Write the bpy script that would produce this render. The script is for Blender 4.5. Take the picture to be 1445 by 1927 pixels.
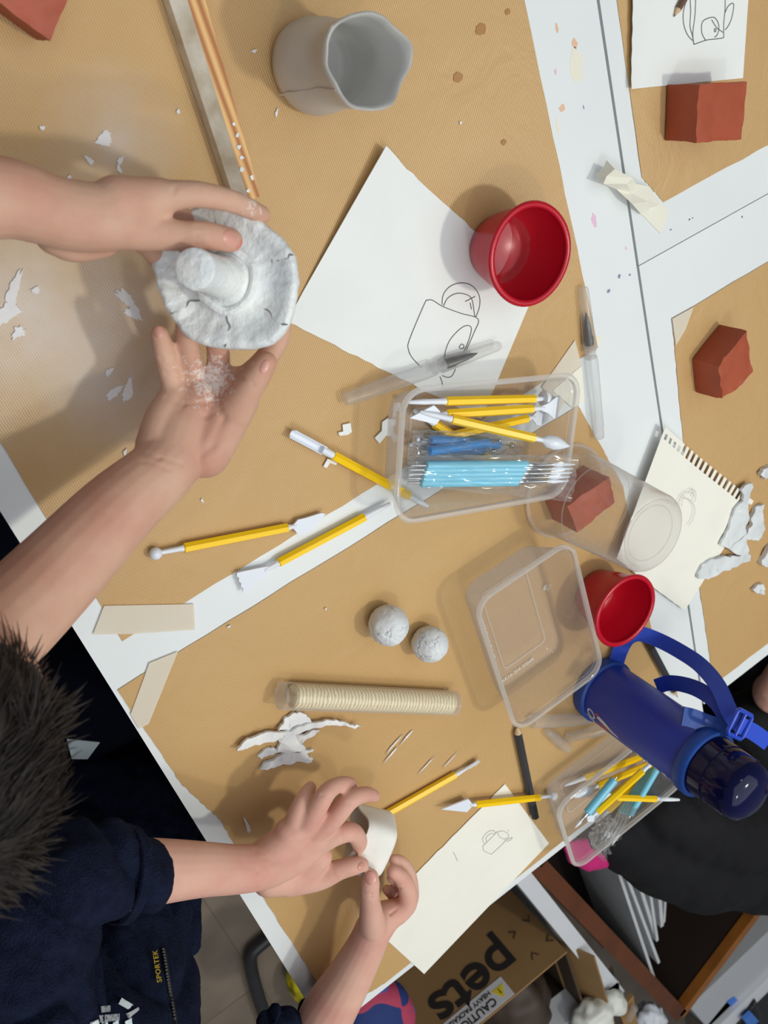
import bpy, bmesh, math, random
from mathutils import Vector, Matrix, Euler, noise
random.seed(7)
S = bpy.context.scene
COL = S.collection
for o in list(bpy.data.objects):
    bpy.data.objects.remove(o)

# ------------------------------------------------------------------ camera
TZ = 0.62                                   # table top above the floor
CH = 0.643                                  # lens above the table top
FPX, PCX, PCY = 1750.0, 722.5, 963.5        # focal length and centre in pixels of 1445 x 1927
AX = Vector((0.81615542, -0.49013963, 0.30602855))
AY = Vector((-0.28383182, -0.80137451, -0.52653432))
AZ = Vector((0.50331882, 0.3428732, -0.79316338))
cd = bpy.data.cameras.new('camera')
cam = bpy.data.objects.new('camera', cd)
COL.objects.link(cam)
cd.sensor_fit = 'VERTICAL'
cd.sensor_height = 36.0
cd.lens = FPX / 1927.0 * 36.0
cd.clip_start = 0.01
cam.matrix_world = Matrix(((AX[0], -AX[1], -AX[2], 0), (AY[0], -AY[1], -AY[2], 0), (AZ[0], -AZ[1], -AZ[2], TZ + CH), (0, 0, 0, 1)))
cd.dof.use_dof = True
cd.dof.focus_distance = 0.80
cd.dof.aperture_fstop = 11.0
S.camera = cam

# ------------------------------------------------------------------ light
W = bpy.data.worlds.new('room_light')
S.world = W
W.use_nodes = True
W.node_tree.nodes['Background'].inputs[0].default_value = (0.93, 0.97, 1.0, 1)
W.node_tree.nodes['Background'].inputs[1].default_value = 0.13
def lamp(name, x, y, z, power, radius, col=(1, 0.965, 0.92)):
    l = bpy.data.lights.new(name, 'AREA')
    l.shape = 'DISK'
    l.size = radius * 2
    l.energy = power
    l.color = col
    o = bpy.data.objects.new(name, l)
    o.location = (x, y, TZ + z)
    COL.objects.link(o)
    return o
lamp('ceiling_downlight', 0.76, -0.68, 1.8, 10.5, 0.06, (1, 0.97, 0.82))
lamp('ceiling_downlight', -0.24, -0.92, 1.8, 3.8, 0.07, (1, 0.97, 0.85))
lamp('ceiling_downlight', 0.45, 1.1, 1.8, 1.6, 0.07, (1, 0.97, 0.85))
pl = lamp('overhead_fill', 0.3, -0.5, 1.95, 36, 1.0, (0.90, 0.95, 1.0))      # soft fill light added overhead, standing in for ceiling bounce
pl.data.shape = 'SQUARE'
pl.data.size = 3.0
vs = S.view_settings
vs.view_transform = 'Standard'
vs.look = 'None'
vs.gamma = 1.0
vs.use_curve_mapping = False
vs.exposure = 0.0
S.cycles.max_bounces = 12
S.cycles.transparent_max_bounces = 32

# ------------------------------------------------------------------ helpers
def pix(x, y, z=0.0):
    """the point of the place that stands z above the table top under this line of sight"""
    r = Vector((x - PCX, y - PCY, FPX))
    t = (CH - z) / -(r.dot(AZ))
    return Vector((r.dot(AX) * t, r.dot(AY) * t, TZ + z))
CAMP = Vector((0, 0, TZ + CH))
def lin(c):
    c = c / 255.0
    return c / 12.92 if c <= 0.04045 else ((c + 0.055) / 1.055) ** 2.4
def rgb(r, g, b):
    return (lin(r), lin(g), lin(b), 1)

def nodes(name):
    m = bpy.data.materials.new(name)
    m.use_nodes = True
    nt = m.node_tree
    return m, nt, nt.nodes['Principled BSDF'], nt.nodes['Material Output']
def add(nt, typ, **kw):
    n = nt.nodes.new(typ)
    for k, v in kw.items():
        if k in n.inputs.keys():
            n.inputs[k].default_value = v
        else:
            setattr(n, k, v)
    return n
def mat(name, col, rough=0.5, var=0.0, vscale=30, bump=0.0, bscale=200, metal=0.0, sss=0.0, spec=0.5, dist=0.002, coat=0.0, col2=None, detail=4):
    m, nt, b, out = nodes(name)
    b.inputs['Base Color'].default_value = col
    b.inputs['Roughness'].default_value = rough
    b.inputs['Metallic'].default_value = metal
    b.inputs['Specular IOR Level'].default_value = spec
    b.inputs['Coat Weight'].default_value = coat
    if sss:
        b.inputs['Subsurface Weight'].default_value = sss
        b.inputs['Subsurface Radius'].default_value = (1.0, 0.35, 0.2)
        b.inputs['Subsurface Scale'].default_value = 0.004
    tc = add(nt, 'ShaderNodeTexCoord')
    if var or col2:
        n = add(nt, 'ShaderNodeTexNoise', Scale=vscale, Detail=detail)
        nt.links.new(tc.outputs['Object'], n.inputs['Vector'])
        mx = add(nt, 'ShaderNodeMix', data_type='RGBA')
        c2 = col2 or tuple(max(0, c * (1 - var)) for c in col[:3]) + (1,)
        mx.inputs[6].default_value = col
        mx.inputs[7].default_value = c2
        rp = add(nt, 'ShaderNodeMapRange')
        rp.inputs[1].default_value = 0.35
        rp.inputs[2].default_value = 0.68
        nt.links.new(n.outputs['Fac'], rp.inputs[0])
        nt.links.new(rp.outputs[0], mx.inputs[0])
        nt.links.new(mx.outputs[2], b.inputs['Base Color'])
    if bump:
        n2 = add(nt, 'ShaderNodeTexNoise', Scale=bscale, Detail=5)
        nt.links.new(tc.outputs['Object'], n2.inputs['Vector'])
        bp = add(nt, 'ShaderNodeBump', Strength=bump, Distance=dist)
        nt.links.new(n2.outputs['Fac'], bp.inputs['Height'])
        nt.links.new(bp.outputs[0], b.inputs['Normal'])
    return m
def clear(name, tint=(0.985, 0.987, 0.99), veil=0.08, edge=0.55, rough=0.12, veilcol=(0.85, 0.87, 0.88), shine=0.55):
    """thin clear plastic: what lies behind shows through, edges and highlights show the plastic"""
    m, nt, b, out = nodes(name)
    nt.nodes.remove(b)
    tr = add(nt, 'ShaderNodeBsdfTransparent')
    tr.inputs[0].default_value = tint + (1,)
    df = add(nt, 'ShaderNodeBsdfDiffuse')
    tl = add(nt, 'ShaderNodeBsdfTranslucent')
    df.inputs[0].default_value = tl.inputs[0].default_value = veilcol + (1,)
    vm = add(nt, 'ShaderNodeMixShader', Fac=0.5)
    nt.links.new(df.outputs[0], vm.inputs[1])
    nt.links.new(tl.outputs[0], vm.inputs[2])
    lw = add(nt, 'ShaderNodeLayerWeight', Blend=0.5)
    pw = add(nt, 'ShaderNodeMath', operation='POWER')
    nt.links.new(lw.outputs['Facing'], pw.inputs[0])
    pw.inputs[1].default_value = 2.5
    mr = add(nt, 'ShaderNodeMapRange')
    mr.inputs[3].default_value = veil
    mr.inputs[4].default_value = edge
    nt.links.new(pw.outputs[0], mr.inputs[0])
    gl = add(nt, 'ShaderNodeBsdfGlossy', Roughness=rough)
    p5 = add(nt, 'ShaderNodeMath', operation='POWER')
    nt.links.new(lw.outputs['Facing'], p5.inputs[0])
    p5.inputs[1].default_value = 4.0
    fr = add(nt, 'ShaderNodeMapRange')
    fr.inputs[3].default_value = 0.035
    fr.inputs[4].default_value = shine
    nt.links.new(p5.outputs[0], fr.inputs[0])
    mx = add(nt, 'ShaderNodeMixShader')
    nt.links.new(mr.outputs[0], mx.inputs[0])
    nt.links.new(tr.outputs[0], mx.inputs[1])
    nt.links.new(vm.outputs[0], mx.inputs[2])
    mx2 = add(nt, 'ShaderNodeMixShader')
    nt.links.new(fr.outputs[0], mx2.inputs[0])
    nt.links.new(mx.outputs[0], mx2.inputs[1])
    nt.links.new(gl.outputs[0], mx2.inputs[2])
    nt.links.new(mx2.outputs[0], out.inputs['Surface'])
    return m

class G:
    """collects shapes for one mesh"""
    def __init__(s):
        s.v = []
        s.f = []
    def raw(s, v, f):
        k = len(s.v)
        s.v += [Vector(p) for p in v]
        s.f += [[i + k for i in q] for q in f]
        return s
    def box(s, c, d, R=None):
        c = Vector(c)
        v = []
        for x in (-.5, .5):
            for y in (-.5, .5):
                for z in (-.5, .5):
                    p = Vector((x * d[0], y * d[1], z * d[2]))
                    v.append(c + (R @ p if R else p))
        return s.raw(v, [(0, 1, 3, 2), (4, 6, 7, 5), (0, 4, 5, 1), (2, 3, 7, 6), (0, 2, 6, 4), (1, 5, 7, 3)])
    def loft(s, rings, cap0=True, cap1=True, closed=True):
        n = len(rings[0])
        v = [p for r in rings for p in r]
        f = []
        for i in range(len(rings) - 1):
            for j in range(n if closed else n - 1):
                a, b2 = i * n + j, i * n + (j + 1) % n
                f.append((a, b2, b2 + n, a + n))
        if cap0:
            f.append(tuple(range(n - 1, -1, -1)))
        if cap1:
            f.append(tuple(range((len(rings) - 1) * n, len(rings) * n)))
        return s.raw(v, f)
    def lathe(s, prof, seg=32, M=None, wob=None, cap0=True, cap1=True):
        rings = []
        for (r, z) in prof:
            ring = []
            for j in range(seg):
                a = 2 * math.pi * j / seg
                p = Vector((r * math.cos(a), r * math.sin(a), z))
                if wob:
                    p = wob(p, a)
                ring.append(M @ p if M else p)
            rings.append(ring)
        return s.loft(rings, cap0, cap1)
    def tube(s, pts, rad, seg=10, flat=1.0, up=None, cap=True):
        pts = [Vector(p) for p in pts]
        if not isinstance(rad, (list, tuple)):
            rad = [rad] * len(pts)
        rings = []
        prev = None
        for i, p in enumerate(pts):
            t = (pts[min(i + 1, len(pts) - 1)] - pts[max(i - 1, 0)]).normalized()
            if prev is None:
                u = Vector(up) if up else (Vector((0, 0, 1)) if abs(t.z) < .9 else Vector((1, 0, 0)))
            else:
                u = prev
            u = (u - t * u.dot(t)).normalized()
            prev = u
            w = t.cross(u)
            rings.append([p + (w * math.cos(a) + u * math.sin(a) * flat) * rad[i] for a in (2 * math.pi * j / seg for j in range(seg))])
        return s.loft(rings, cap, cap)
    def ball(s, c, r, seg=14, M=None):
        c = Vector(c)
        if not isinstance(r, (tuple, list, Vector)):
            r = (r, r, r)
        n = seg // 2
        rings = []
        for i in range(1, n):
            ph = math.pi * i / n
            ring = []
            for j in range(seg):
                a = 2 * math.pi * j / seg
                p = Vector((r[0] * math.sin(ph) * math.cos(a), r[1] * math.sin(ph) * math.sin(a), -r[2] * math.cos(ph)))
                ring.append(c + (M @ p if M else p))
            rings.append(ring)
        k = len(s.v)
        s.loft(rings, False, False)
        a = Vector((0, 0, -r[2]))
        b2 = Vector((0, 0, r[2]))
        s.v += [c + (M @ a if M else a), c + (M @ b2 if M else b2)]
        m = len(rings) * seg
        for j in range(seg):
            s.f.append([k + m, k + (j + 1) % seg, k + j])
            q = (len(rings) - 1) * seg
            s.f.append([k + m + 1, k + q + j, k + q + (j + 1) % seg])
        return s
    def prism(s, outline, h, M=None):
        """closed flat outline (2-D) given thickness h, standing on its plane"""
        a = [Vector((p[0], p[1], 0)) for p in outline]
        b2 = [Vector((p[0], p[1], h)) for p in outline]
        if M:
            a = [M @ p for p in a]
            b2 = [M @ p for p in b2]
        return s.loft([a, b2])
    def slab(s, outline, thick):
        """world outline of 3-D points, given thickness downwards"""
        a = [Vector(p) - Vector((0, 0, thick)) for p in outline]
        return s.loft([a, [Vector(p) for p in outline]])
    def mesh(s, name, M=None, smooth=True, ang=40):
        me = bpy.data.meshes.new(name)
        me.from_pydata([tuple(M @ p if M else p) for p in s.v], [], s.f)
        bm = bmesh.new()
        bm.from_mesh(me)
        bmesh.ops.recalc_face_normals(bm, faces=bm.faces)
        bm.to_mesh(me)
        bm.free()
        if smooth:
            me.polygons.foreach_set('use_smooth', [True] * len(me.polygons))
            me.set_sharp_from_angle(angle=math.radians(ang))
        me.update()
        return me

def place(name, me, m, parent=None):
    o = bpy.data.objects.new(name, me)
    COL.objects.link(o)
    if m:
        me.materials.clear()
        me.materials.append(m)
    if parent:
        o.parent = parent
    return o
def tag(o, label, cat, group=None, kind=None):
    o['label'] = label
    if cat:
        o['category'] = cat
    if group:
        o['group'] = group
    if kind:
        o['kind'] = kind
    return o
MT = {}
def thing(name, label, cat, loc, rot=None, group=None, kind=None):
    o = bpy.data.objects.new(name, None)
    o.empty_display_size = 0.02
    COL.objects.link(o)
    Mx = Matrix.Translation(Vector(loc)) @ (rot.to_4x4() if rot else Matrix())
    o.matrix_world = Mx
    MT[o.name] = Mx
    tag(o, label, cat, group, kind)
    return o
def part(name, g, m, t, world=True, smooth=True, ang=40, sub=None):
    """a part of thing t (or a sub-part when t is itself a part: sub = its thing)"""
    root = sub or t
    me = g.mesh(name, MT[root.name].inverted() if world else None, smooth, ang)
    return place(name, me, m, t)
def solo(name, g, m, label, cat, loc, smooth=True, ang=40, group=None, kind=None, rot=None):
    """a thing that is one mesh; its shape was written in world space"""
    Mx = Matrix.Translation(Vector(loc)) @ (rot.to_4x4() if rot else Matrix())
    me = g.mesh(name, Mx.inverted(), smooth, ang)
    o = place(name, me, m)
    o.matrix_world = Mx
    MT[o.name] = Mx
    return tag(o, label, cat, group, kind)
def frame(x, z=Vector((0, 0, 1))):
    """rotation whose local x runs along x and whose local z stays near z"""
    x = Vector(x).normalized()
    y = Vector(z).cross(x).normalized()
    z = x.cross(y)
    return Matrix((x, y, z)).transposed()
DG = bpy.context.evaluated_depsgraph_get
def fuse(g, voxel, smooth=6, push=None, ratio=None):
    """one continuous skin around all the shapes in g"""
    me = g.mesh('tmp')
    o = bpy.data.objects.new('tmp', me)
    COL.objects.link(o)
    r = o.modifiers.new('r', 'REMESH')
    r.mode = 'VOXEL'
    r.voxel_size = voxel
    s_ = o.modifiers.new('s', 'SMOOTH')
    s_.iterations = smooth
    s_.factor = 0.5
    if ratio:
        d_ = o.modifiers.new('d', 'DECIMATE')
        d_.ratio = ratio
    dg = DG()
    dg.update()
    out = bpy.data.meshes.new_from_object(o.evaluated_get(dg))
    bpy.data.objects.remove(o)
    q = G()
    q.v = [v.co.copy() for v in out.vertices]
    q.f = [list(p.vertices) for p in out.polygons]
    if push:
        nn = [v.normal.copy() for v in out.vertices]
        q.v = [p + n * push(p, n) for p, n in zip(q.v, nn)]
    bpy.data.meshes.remove(out)
    return q
def chain(g, pts, seg=20, step=6):
    """round limb through (point, radius) stations"""
    P = [Vector(p[0]) for p in pts]
    R = [p[1] for p in pts]
    n = 7
    path = smoothpath(P, n)
    rad = []
    for i in range(len(P) - 1):
        r0, r1, r2, r3 = R[max(i - 1, 0)], R[i], R[i + 1], R[min(i + 2, len(R) - 1)]
        for k in range(n):
            t = k / n
            q = 0.5 * ((2 * r1) + (r2 - r0) * t + (2 * r0 - 5 * r1 + 4 * r2 - r3) * t * t + (3 * r1 - r0 - 3 * r2 + r3) * t ** 3)
            rad.append(max(min(r1, r2) * .92, q))
    rad.append(R[-1])
    g.tube(path, rad, seg)
    g.ball(path[0], rad[0], seg)
    g.ball(path[-1], rad[-1], seg)
def pchain(g, pts, **kw):
    chain(g, [(pix(a, b2, z), r) for (a, b2, z, r) in pts], **kw)
def text(body, origin, right, up, size, depth=0.0003, bold=0.0, align='LEFT', wrap=None, shear=0.0, space=1.0):
    """lettering as a thin raised shape"""
    c = bpy.data.curves.new('t', 'FONT')
    c.body = body
    c.size = size
    c.extrude = depth
    c.offset = bold
    c.align_x = align
    c.shear = shear
    c.space_character = space
    o = bpy.data.objects.new('t', c)
    COL.objects.link(o)
    dg = DG()
    dg.update()
    me = bpy.data.meshes.new_from_object(o.evaluated_get(dg))
    bpy.data.objects.remove(o)
    right = Vector(right).normalized()
    up = Vector(up)
    up = (up - right * up.dot(right)).normalized()
    nn = right.cross(up)
    g = G()
    g.v = [wrap(v.co) if wrap else Vector(origin) + right * v.co.x + up * v.co.y + nn * (v.co.z + depth) for v in me.vertices]
    g.f = [list(p.vertices) for p in me.polygons]
    bpy.data.meshes.remove(me)
    return g
def smoothpath(P, n=8):
    P = [Vector(p) for p in P]
    out = []
    for i in range(len(P) - 1):
        p0, p1, p2, p3 = P[max(i - 1, 0)], P[i], P[i + 1], P[min(i + 2, len(P) - 1)]
        for k in range(n):
            t = k / n
            out.append(0.5 * ((2 * p1) + (p2 - p0) * t + (2 * p0 - 5 * p1 + 4 * p2 - p3) * t * t + (3 * p1 - p0 - 3 * p2 + p3) * t ** 3))
    out.append(P[-1])
    return out
def ribbon(g, P, width, thick, wdir):
    """strap along P; wdir(i, p, t) gives the direction of its width"""
    rings = []
    for i, p in enumerate(P):
        t = (P[min(i + 1, len(P) - 1)] - P[max(i - 1, 0)]).normalized()
        w = wdir(i, p, t)
        w = (w - t * w.dot(t)).normalized()
        n = t.cross(w)
        rings.append([p + w * width / 2 + n * thick / 2, p - w * width / 2 + n * thick / 2, p - w * width / 2 - n * thick / 2, p + w * width / 2 - n * thick / 2])
    g.loft(rings)
def densify(P, n, jit=0.0, seed=0):
    rnd = random.Random(seed)
    out = []
    for i in range(len(P)):
        a, b2 = Vector(P[i]), Vector(P[(i + 1) % len(P)])
        for k in range(n):
            q = a.lerp(b2, k / n)
            if k:
                q = q + Vector((rnd.uniform(-jit, jit), rnd.uniform(-jit, jit), 0))
            out.append(q)
    return out

# ------------------------------------------------------------------ materials
def kraft_mat(name, seed, dust=()):
    m, nt, b, out = nodes(name)
    tc = add(nt, 'ShaderNodeTexCoord')
    geo = add(nt, 'ShaderNodeNewGeometry')
    wv = add(nt, 'ShaderNodeTexWave', wave_type='BANDS', bands_direction='X', Scale=190.0, Distortion=0.5, Detail=1.0)
    wv.inputs['Detail Scale'].default_value = 3.0
    mp = add(nt, 'ShaderNodeMapping')
    mp.inputs['Rotation'].default_value = (0, 0, math.radians(seed * 1.5 - 4))
    nt.links.new(tc.outputs['Object'], mp.inputs[0])
    nt.links.new(mp.outputs[0], wv.inputs['Vector'])
    n1 = add(nt, 'ShaderNodeTexNoise', Scale=7.0, Detail=5.0)
    nt.links.new(mp.outputs[0], n1.inputs['Vector'])
    n3 = add(nt, 'ShaderNodeTexNoise', Scale=900.0, Detail=2.0)
    nt.links.new(mp.outputs[0], n3.inputs['Vector'])
    c1 = add(nt, 'ShaderNodeMix', data_type='RGBA')
    c1.inputs[6].default_value = rgb(212, 176, 124)
    c1.inputs[7].default_value = rgb(200, 161, 108)
    nt.links.new(n1.outputs['Fac'], c1.inputs[0])
    c2 = add(nt, 'ShaderNodeMix', data_type='RGBA', blend_type='MULTIPLY')
    c2.inputs[7].default_value = (0.72, 0.68, 0.62, 1)
    nt.links.new(c1.outputs[2], c2.inputs[6])
    md = add(nt, 'ShaderNodeMath', operation='MULTIPLY')
    nt.links.new(wv.outputs['Fac'], md.inputs[0])
    md.inputs[1].default_value = 0.7
    nt.links.new(md.outputs[0], c2.inputs[0])
    last = c2.outputs[2]
    # dried clay dust rubbed into the paper
    for (p, r, amt) in dust:
        sb = add(nt, 'ShaderNodeVectorMath', operation='DISTANCE')
        nt.links.new(geo.outputs['Position'], sb.inputs[0])
        sb.inputs[1].default_value = tuple(p)
        rr = add(nt, 'ShaderNodeMapRange')
        rr.inputs[1].default_value = 0.0
        rr.inputs[2].default_value = r
        rr.inputs[3].default_value = 1.0
        rr.inputs[4].default_value = 0.0
        nt.links.new(sb.outputs['Value'], rr.inputs[0])
        dn = add(nt, 'ShaderNodeTexNoise', Scale=28.0, Detail=6.0)
        nt.links.new(tc.outputs['Object'], dn.inputs['Vector'])
        mm = add(nt, 'ShaderNodeMath', operation='MULTIPLY')
        nt.links.new(rr.outputs[0], mm.inputs[0])
        nt.links.new(dn.outputs['Fac'], mm.inputs[1])
        m2 = add(nt, 'ShaderNodeMath', operation='MULTIPLY')
        nt.links.new(mm.outputs[0], m2.inputs[0])
        m2.inputs[1].default_value = amt
        m2.use_clamp = True
        cx = add(nt, 'ShaderNodeMix', data_type='RGBA')
        cx.inputs[7].default_value = rgb(212, 205, 200)
        nt.links.new(last, cx.inputs[6])
        nt.links.new(m2.outputs[0], cx.inputs[0])
        last = cx.outputs[2]
    nt.links.new(last, b.inputs['Base Color'])
    b.inputs['Roughness'].default_value = 0.36
    b.inputs['Specular IOR Level'].default_value = 0.4
    hs = add(nt, 'ShaderNodeMath', operation='MULTIPLY_ADD')
    nt.links.new(n3.outputs['Fac'], hs.inputs[0])
    hs.inputs[1].default_value = 0.2
    nt.links.new(wv.outputs['Fac'], hs.inputs[2])
    bp = add(nt, 'ShaderNodeBump', Strength=0.35, Distance=0.0006)
    nt.links.new(hs.outputs[0], bp.inputs['Height'])
    n4 = add(nt, 'ShaderNodeTexNoise', Scale=16.0, Detail=3.0, Distortion=1.6)
    nt.links.new(mp.outputs[0], n4.inputs['Vector'])
    b4 = add(nt, 'ShaderNodeBump', Strength=0.35, Distance=0.004)
    nt.links.new(n4.outputs['Fac'], b4.inputs['Height'])
    nt.links.new(b4.outputs[0], bp.inputs['Normal'])
    nt.links.new(bp.outputs[0], b.inputs['Normal'])
    return m
white_top = mat('white_laminate', rgb(228, 233, 235), 0.35, var=0.05, vscale=6, spec=0.4)
white_edge = mat('white_edge_band', rgb(222, 228, 230), 0.4)
metal_white = mat('painted_steel', rgb(190, 194, 196), 0.4)
paper = mat('drawing_paper', rgb(234, 237, 236), 0.75, var=0.03, vscale=25, bump=0.1, bscale=900, dist=0.0004)
paper_cream = mat('cream_drawing_paper', rgb(238, 236, 226), 0.75, var=0.03, vscale=25, bump=0.1, bscale=900, dist=0.0004)
def tape_mat(name, col, k):
    m, nt, b, out = nodes(name)
    b.inputs['Base Color'].default_value = col
    b.inputs['Roughness'].default_value = 0.6
    tr = add(nt, 'ShaderNodeBsdfTransparent')
    n = add(nt, 'ShaderNodeTexNoise', Scale=90.0, Detail=4.0)
    mr = add(nt, 'ShaderNodeMapRange')
    mr.inputs[3].default_value = k - .12
    mr.inputs[4].default_value = k + .12
    nt.links.new(n.outputs['Fac'], mr.inputs[0])
    mx = add(nt, 'ShaderNodeMixShader')
    nt.links.new(mr.outputs[0], mx.inputs[0])
    nt.links.new(tr.outputs[0], mx.inputs[1])
    nt.links.new(b.outputs[0], mx.inputs[2])
    nt.links.new(mx.outputs[0], out.inputs['Surface'])
    return m
tape_m = tape_mat('masking_tape', rgb(234, 224, 206), .68)
tape_w = tape_mat('masking_tape_pale', rgb(240, 238, 224), .9)
clay = mat('grey_air_dry_clay', rgb(220, 224, 227), 0.62, var=0.16, vscale=40, bump=0.5, bscale=90, dist=0.0015)
clay_smooth = mat('smooth_grey_clay', rgb(212, 211, 208), 0.42, var=0.14, vscale=28, bump=0.25, bscale=120, dist=0.001)
clay_white = mat('pale_wet_clay', rgb(236, 238, 236), 0.36, var=0.1, vscale=35, bump=0.9, bscale=150, dist=0.002, col2=rgb(218, 224, 229))
scrap_m = mat('pale_clay_scrap', rgb(236, 238, 239), 0.65, var=0.08, vscale=60, bump=0.4, bscale=140, dist=0.001)
smear_m = mat('dry_clay_smear', rgb(232, 232, 234), 0.8, var=0.08, vscale=90)
clay_slab = mat('rolled_pale_clay', rgb(236, 234, 228), 0.6, var=0.06, vscale=50, bump=0.25, bscale=160, dist=0.0008)
terra = mat('terracotta_clay', rgb(168, 76, 46), 0.65, var=0.18, vscale=22, bump=0.35, bscale=70, dist=0.0015)
terra2 = mat('dark_terracotta_clay', rgb(176, 86, 62), 0.6, var=0.18, vscale=40, bump=0.35, bscale=90, dist=0.0015)
red_pl = mat('red_plastic', rgb(188, 14, 38), 0.28, var=0.1, vscale=10, spec=0.5, bump=0.05, bscale=120)
yellow = mat('yellow_plastic', rgb(252, 206, 12), 0.3, spec=0.5)
white_pl = mat('white_plastic', rgb(226, 232, 242), 0.3, spec=0.5)
black_pl = mat('black_plastic', rgb(24, 25, 28), 0.35)
steel = mat('polished_steel', rgb(200, 200, 200), 0.18, metal=1.0)
blue_br = mat('sky_blue_handle', rgb(120, 200, 228), 0.3)
blue_dk = mat('mid_blue_handle', rgb(52, 122, 186), 0.35)
bottle_m = mat('royal_blue_bottle', rgb(24, 58, 178), 0.45, var=0.1, vscale=8)
bottle_r = mat('blue_rubber_ring', rgb(18, 66, 150), 0.5)
cap_m = mat('navy_translucent_cap', rgb(12, 15, 56), 0.12, spec=0.3)
strap_m = mat('blue_webbing', rgb(28, 70, 196), 0.65, bump=0.6, bscale=1500, dist=0.0006)
print_w = mat('white_print', rgb(205, 208, 214), 0.5)
print_r = mat('red_print', rgb(190, 62, 66), 0.5)
graphite = mat('pencil_line', rgb(92, 90, 96), 0.7)
graphite_l = mat('faint_pencil_line', rgb(168, 166, 164), 0.7)
skin1 = mat('tan_skin', rgb(208, 168, 146), 0.62, var=0.2, vscale=22, bump=0.15, bscale=420, sss=0.2, dist=0.0008, col2=rgb(195, 144, 124), spec=0.3)
skin2 = mat('fair_skin', rgb(218, 174, 156), 0.62, var=0.15, vscale=24, bump=0.15, bscale=420, sss=0.2, dist=0.0008, col2=rgb(210, 154, 140), spec=0.3)
def dusty(m, spots):
    """dry clay rubbed onto the skin in blotches"""
    nt = m.node_tree
    b = nt.nodes['Principled BSDF']
    src = b.inputs['Base Color'].links[0].from_socket
    geo = add(nt, 'ShaderNodeNewGeometry')
    fine = add(nt, 'ShaderNodeTexNoise', Scale=330.0, Detail=6.0, Roughness=0.7)
    nt.links.new(geo.outputs['Position'], fine.inputs['Vector'])
    for (p, r, k, c) in spots:
        ds = add(nt, 'ShaderNodeVectorMath', operation='DISTANCE')
        nt.links.new(geo.outputs['Position'], ds.inputs[0])
        ds.inputs[1].default_value = tuple(p)
        mr = add(nt, 'ShaderNodeMapRange')
        mr.inputs[1].default_value = 0.0
        mr.inputs[2].default_value = r
        mr.inputs[3].default_value = k
        mr.inputs[4].default_value = 0.0
        nt.links.new(ds.outputs['Value'], mr.inputs[0])
        sm = add(nt, 'ShaderNodeMath', operation='ADD')
        nt.links.new(mr.outputs[0], sm.inputs[0])
        nt.links.new(fine.outputs['Fac'], sm.inputs[1])
        th = add(nt, 'ShaderNodeMapRange')
        th.inputs[1].default_value = 0.72
        th.inputs[2].default_value = 0.86
        nt.links.new(sm.outputs[0], th.inputs[0])
        lim = add(nt, 'ShaderNodeMath', operation='MULTIPLY')
        nt.links.new(th.outputs[0], lim.inputs[0])
        step = add(nt, 'ShaderNodeMath', operation='GREATER_THAN')
        nt.links.new(mr.outputs[0], step.inputs[0])
        step.inputs[1].default_value = 0.02
        nt.links.new(step.outputs[0], lim.inputs[1])
        mx = add(nt, 'ShaderNodeMix', data_type='RGBA')
        mx.inputs[7].default_value = c
        nt.links.new(src, mx.inputs[6])
        nt.links.new(lim.outputs[0], mx.inputs[0])
        src = mx.outputs[2]
    nt.links.new(src, b.inputs['Base Color'])
dc = rgb(224, 212, 206)
dusty(skin1, [(pix(398, 716, .07), .036, .40, dc), (pix(492, 692, .095), .012, .36, dc), (pix(475, 388, .104), .016, .30, dc), (pix(318, 690, .066), .016, .22, dc), (pix(355, 660, .068), .012, .30, dc), (pix(290, 850, .07), .016, .14, dc),
              (pix(448, 458, .106), .006, .5, rgb(206, 112, 104)), (pix(500, 408, .094), .007, .4, rgb(208, 128, 116))])
nail_m = mat('fingernail', rgb(212, 156, 142), 0.3)
fleece = mat('navy_fleece', rgb(28, 35, 58), 0.95, var=0.35, vscale=120, bump=0.9, bscale=700, dist=0.003, spec=0.1)
fleece2 = mat('dark_navy_cloth', rgb(15, 19, 34), 0.95, var=0.3, vscale=60, bump=0.6, bscale=600, dist=0.002, spec=0.1)
hair_m = mat('dark_brown_hair', rgb(38, 30, 27), 0.6, var=0.3, vscale=80)
black_cl = mat('black_cloth', rgb(26, 26, 29), 0.8, var=0.3, vscale=12, bump=0.4, bscale=30, dist=0.01, spec=0.2)
magenta = mat('magenta_cloth', rgb(190, 24, 110), 0.8)
tub_m = clear('clear_tub_plastic', veil=0.14, edge=0.5, rough=0.05, veilcol=(0.72, 0.70, 0.70))
tub_rim = clear('clear_tub_rim', veil=0.32, edge=0.8, rough=0.06, veilcol=(0.95, 0.94, 0.93))
cup_m = clear('clear_cup_plastic', veil=0.08, edge=0.85, rough=0.06, veilcol=(0.86, 0.84, 0.80))
frost = clear('frosted_plastic', veil=0.2, edge=0.65, rough=0.3, veilcol=(0.84, 0.84, 0.84))
film = clear('clear_film', veil=0.06, edge=0.5, rough=0.08, shine=0.9)
emboss = clear('embossed_plastic', veil=0.8, edge=0.8, rough=0.2, veilcol=(0.95, 0.95, 0.95))
acryl = clear('clear_acrylic', veil=0.10, edge=0.75, rough=0.04, veilcol=(0.95, 0.94, 0.9))
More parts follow.
